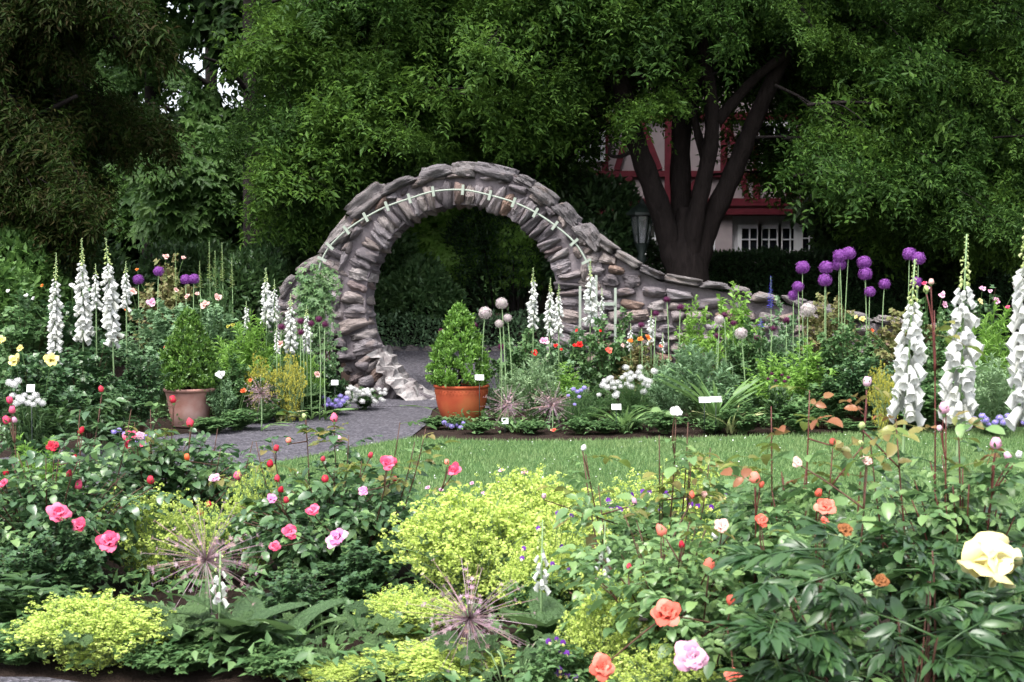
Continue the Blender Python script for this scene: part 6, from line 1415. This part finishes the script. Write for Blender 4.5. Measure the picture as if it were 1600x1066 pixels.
for k_ in range(88):
    x, y = rs.uniform(1170, 1640), rs.uniform(835, 1080); d = 4.3 + rs.uniform(-.35, .45) + (900 - y) * .0008
    y = max(y, 818 + 60 * abs((x - 1400) / 230) ** 1.5 + rs.uniform(0, 20))
    p = at(x, y, d) - pb; a = math.atan2(p[1] - .1, p[0]) + rs.normal(0, .9); D = np.array([[math.cos(a), math.sin(a) - .25, rs.uniform(-.25, .55)]])
    R = frames(D, np.array([[rs.normal(0, .25), -.25 + rs.normal(0, .2), 1]]))[0]; s = rs.uniform(.17, .26)
    link('leaf', PEL[k_ % 4], pe, mat4=m4(R, p - R[:, 1] * s * .6, s))
    if k_ % 5 == 0: stem_to(pe, [p[0] * .4, p[1] * .4, 0], p - R[:, 1] * s * .6, .0045, 'cane', .05)
fc = at(1552, 872, 4.15) - pb; fR = facing([-.1, -.8, 1.0], 0.0); fr = 50 * 4.15 / FPX
V, F = lathe([(.02, -.2), (.13, -.1), (.15, .05), (.02, .2)], 10); fl = link('flower', new_mesh('flower', V, F, M['gold']), pe, mat4=m4(fR, fc - fR[:, 2] * fr * .5, fr)); fl['label'] = 'large cream yellow peony flower'
PPM = [new_mesh('petal', *petal_grid(6, 6, .72, .3, .2 + .1 * i, .07, 30 + i), M['cream']) for i in range(3)]
for k_, (Q, tt) in enumerate(bloom(10, 1.2, .72, 4)): link('petal', PPM[k_ % 3], fl, mat4=m4(Q @ np.diag([1.1, 1, 1]), tt))
stem_to(pe, [.1, 0, 0], fc - fR[:, 2] * fr * .6, .007, 'gstem', .03)
for (x, y, mt) in ((1320, 828, 'withered'), (1375, 908, 'withered')): flower(pe, pb, x, y, 4.3, 30, mt, from_pt=at(x, y + 80, 4.35) - pb, openness=.6).__setitem__('label', 'withered peony seed head')

# ground-hugging leaves that close the gaps in the beds
def carpet(name, label, poly, n_, size, mat, hgt, seed):
    rs = np.random.default_rng(seed); P_ = np.array(poly); lo, hi = P_.min(0), P_.max(0); q = np.stack([rs.uniform(lo[0], hi[0], n_), rs.uniform(lo[1], hi[1], n_)], 1); q = q[in_poly(q, poly)]; k_ = len(q)
    T = np.concatenate([q, (hgt * rs.uniform(.1, 1, k_))[:, None]], 1); D = np.concatenate([rs.normal(0, 1, (k_, 2)), rs.normal(.3, .4, k_)[:, None]], 1)
    V, F = scat(wide(RH4, .5), frames(D, rs.normal(0, .3, (k_, 3)) + [0, 0, 1]), T, size * rs.uniform(.6, 1.3, k_))
    tag(link(name, new_mesh(name, V, F, M[mat])), label, 'undergrowth', kind='stuff')
carpet('undergrowth', 'low mixed leaves covering the soil of the near bed', [(-3.2, 5.6), (-1.3, 5.4), (0.2, 4.7), (1.2, 4.2), (2.6, 3.6), (3.2, 8.2), (-2.6, 9.0), (-3.6, 8.0)], 13000, .065, 'garden_leaf', .15, 1)
carpet('undergrowth', 'low leaves covering the soil of the left far border', [tuple(gnd(*p)[:2]) for p in ((505, 636), (420, 652), (330, 668), (200, 684), (0, 708), (-200, 730), (-200, 600), (480, 590))], 9000, .06, 'garden_leaf', .15, 2)
carpet('undergrowth', 'low leaves covering the soil of the right far border', [tuple(gnd(*p)[:2]) for p in ((690, 676), (760, 684), (900, 684), (1200, 676), (1400, 668), (1700, 658), (1700, 600), (900, 610), (700, 630))], 9000, .06, 'garden_leaf', .14, 3)

# a bumblebee on the coral rose
bp = at(1003, 968, 4.42); bee = thing('bumblebee', 'dark bumblebee at the left side of the open coral rose', 'bee', bp); M['bee'] = plain('bee_fur', (0.02, 0.017, 0.014), 0.9, 0.1, 0.4, 300)
V, F = lathe([(.0005, -.011), (.005, -.009), (.0075, -.003), (.0065, .002), (.0055, .004), (.0065, .008), (.0055, .012), (.003, .014), (.0035, .017), (.0005, .0195)], 10); link('body', new_mesh('body', V @ frames(np.array([[0, 0, 1.0]]), np.array([[.9, -.3, .25]]))[0].T, F, M['bee']), bee)
for s in (-1, 1): V, F = leaf_grid(4, .22, .1, .1); link('wing', new_mesh('wing', (V * .016) @ frames(np.array([[-.6, .5 * s, .5]]), np.array([[0, 0, 1.0]]))[0].T + [.002, 0, .006], F, M['lglass']), bee)

for px, d, top, w, kd, lab in ((1030, 15.3, 560, 90, 'silver', 'grey-green filler plant between candytuft and willow bush'), (1150, 14.6, 590, 110, 'roseblue', 'blue-green leaves behind the two joined labels'), (1290, 14.4, 590, 120, 'rose', 'leafy plant between the strap leaves and the dark bush'), (880, 15.2, 570, 90, 'fresh', 'fresh leaves between the silver bush and red roses'), (1400, 14.5, 560, 110, 'roseblue', 'blue-green leaves left of the near foxglove stems'), (300, 15.9, 500, 120, 'rose', 'leafy rose directly behind the left box cone'), (100, 14.2, 560, 130, 'rose', 'leafy filler between the first two tall foxgloves'), (1490, 15.6, 500, 120, 'fresh', 'fresh leaves between middle foxglove and pink roses')):
    bush('leafy_plant', lab, px, d, top, w, kd)
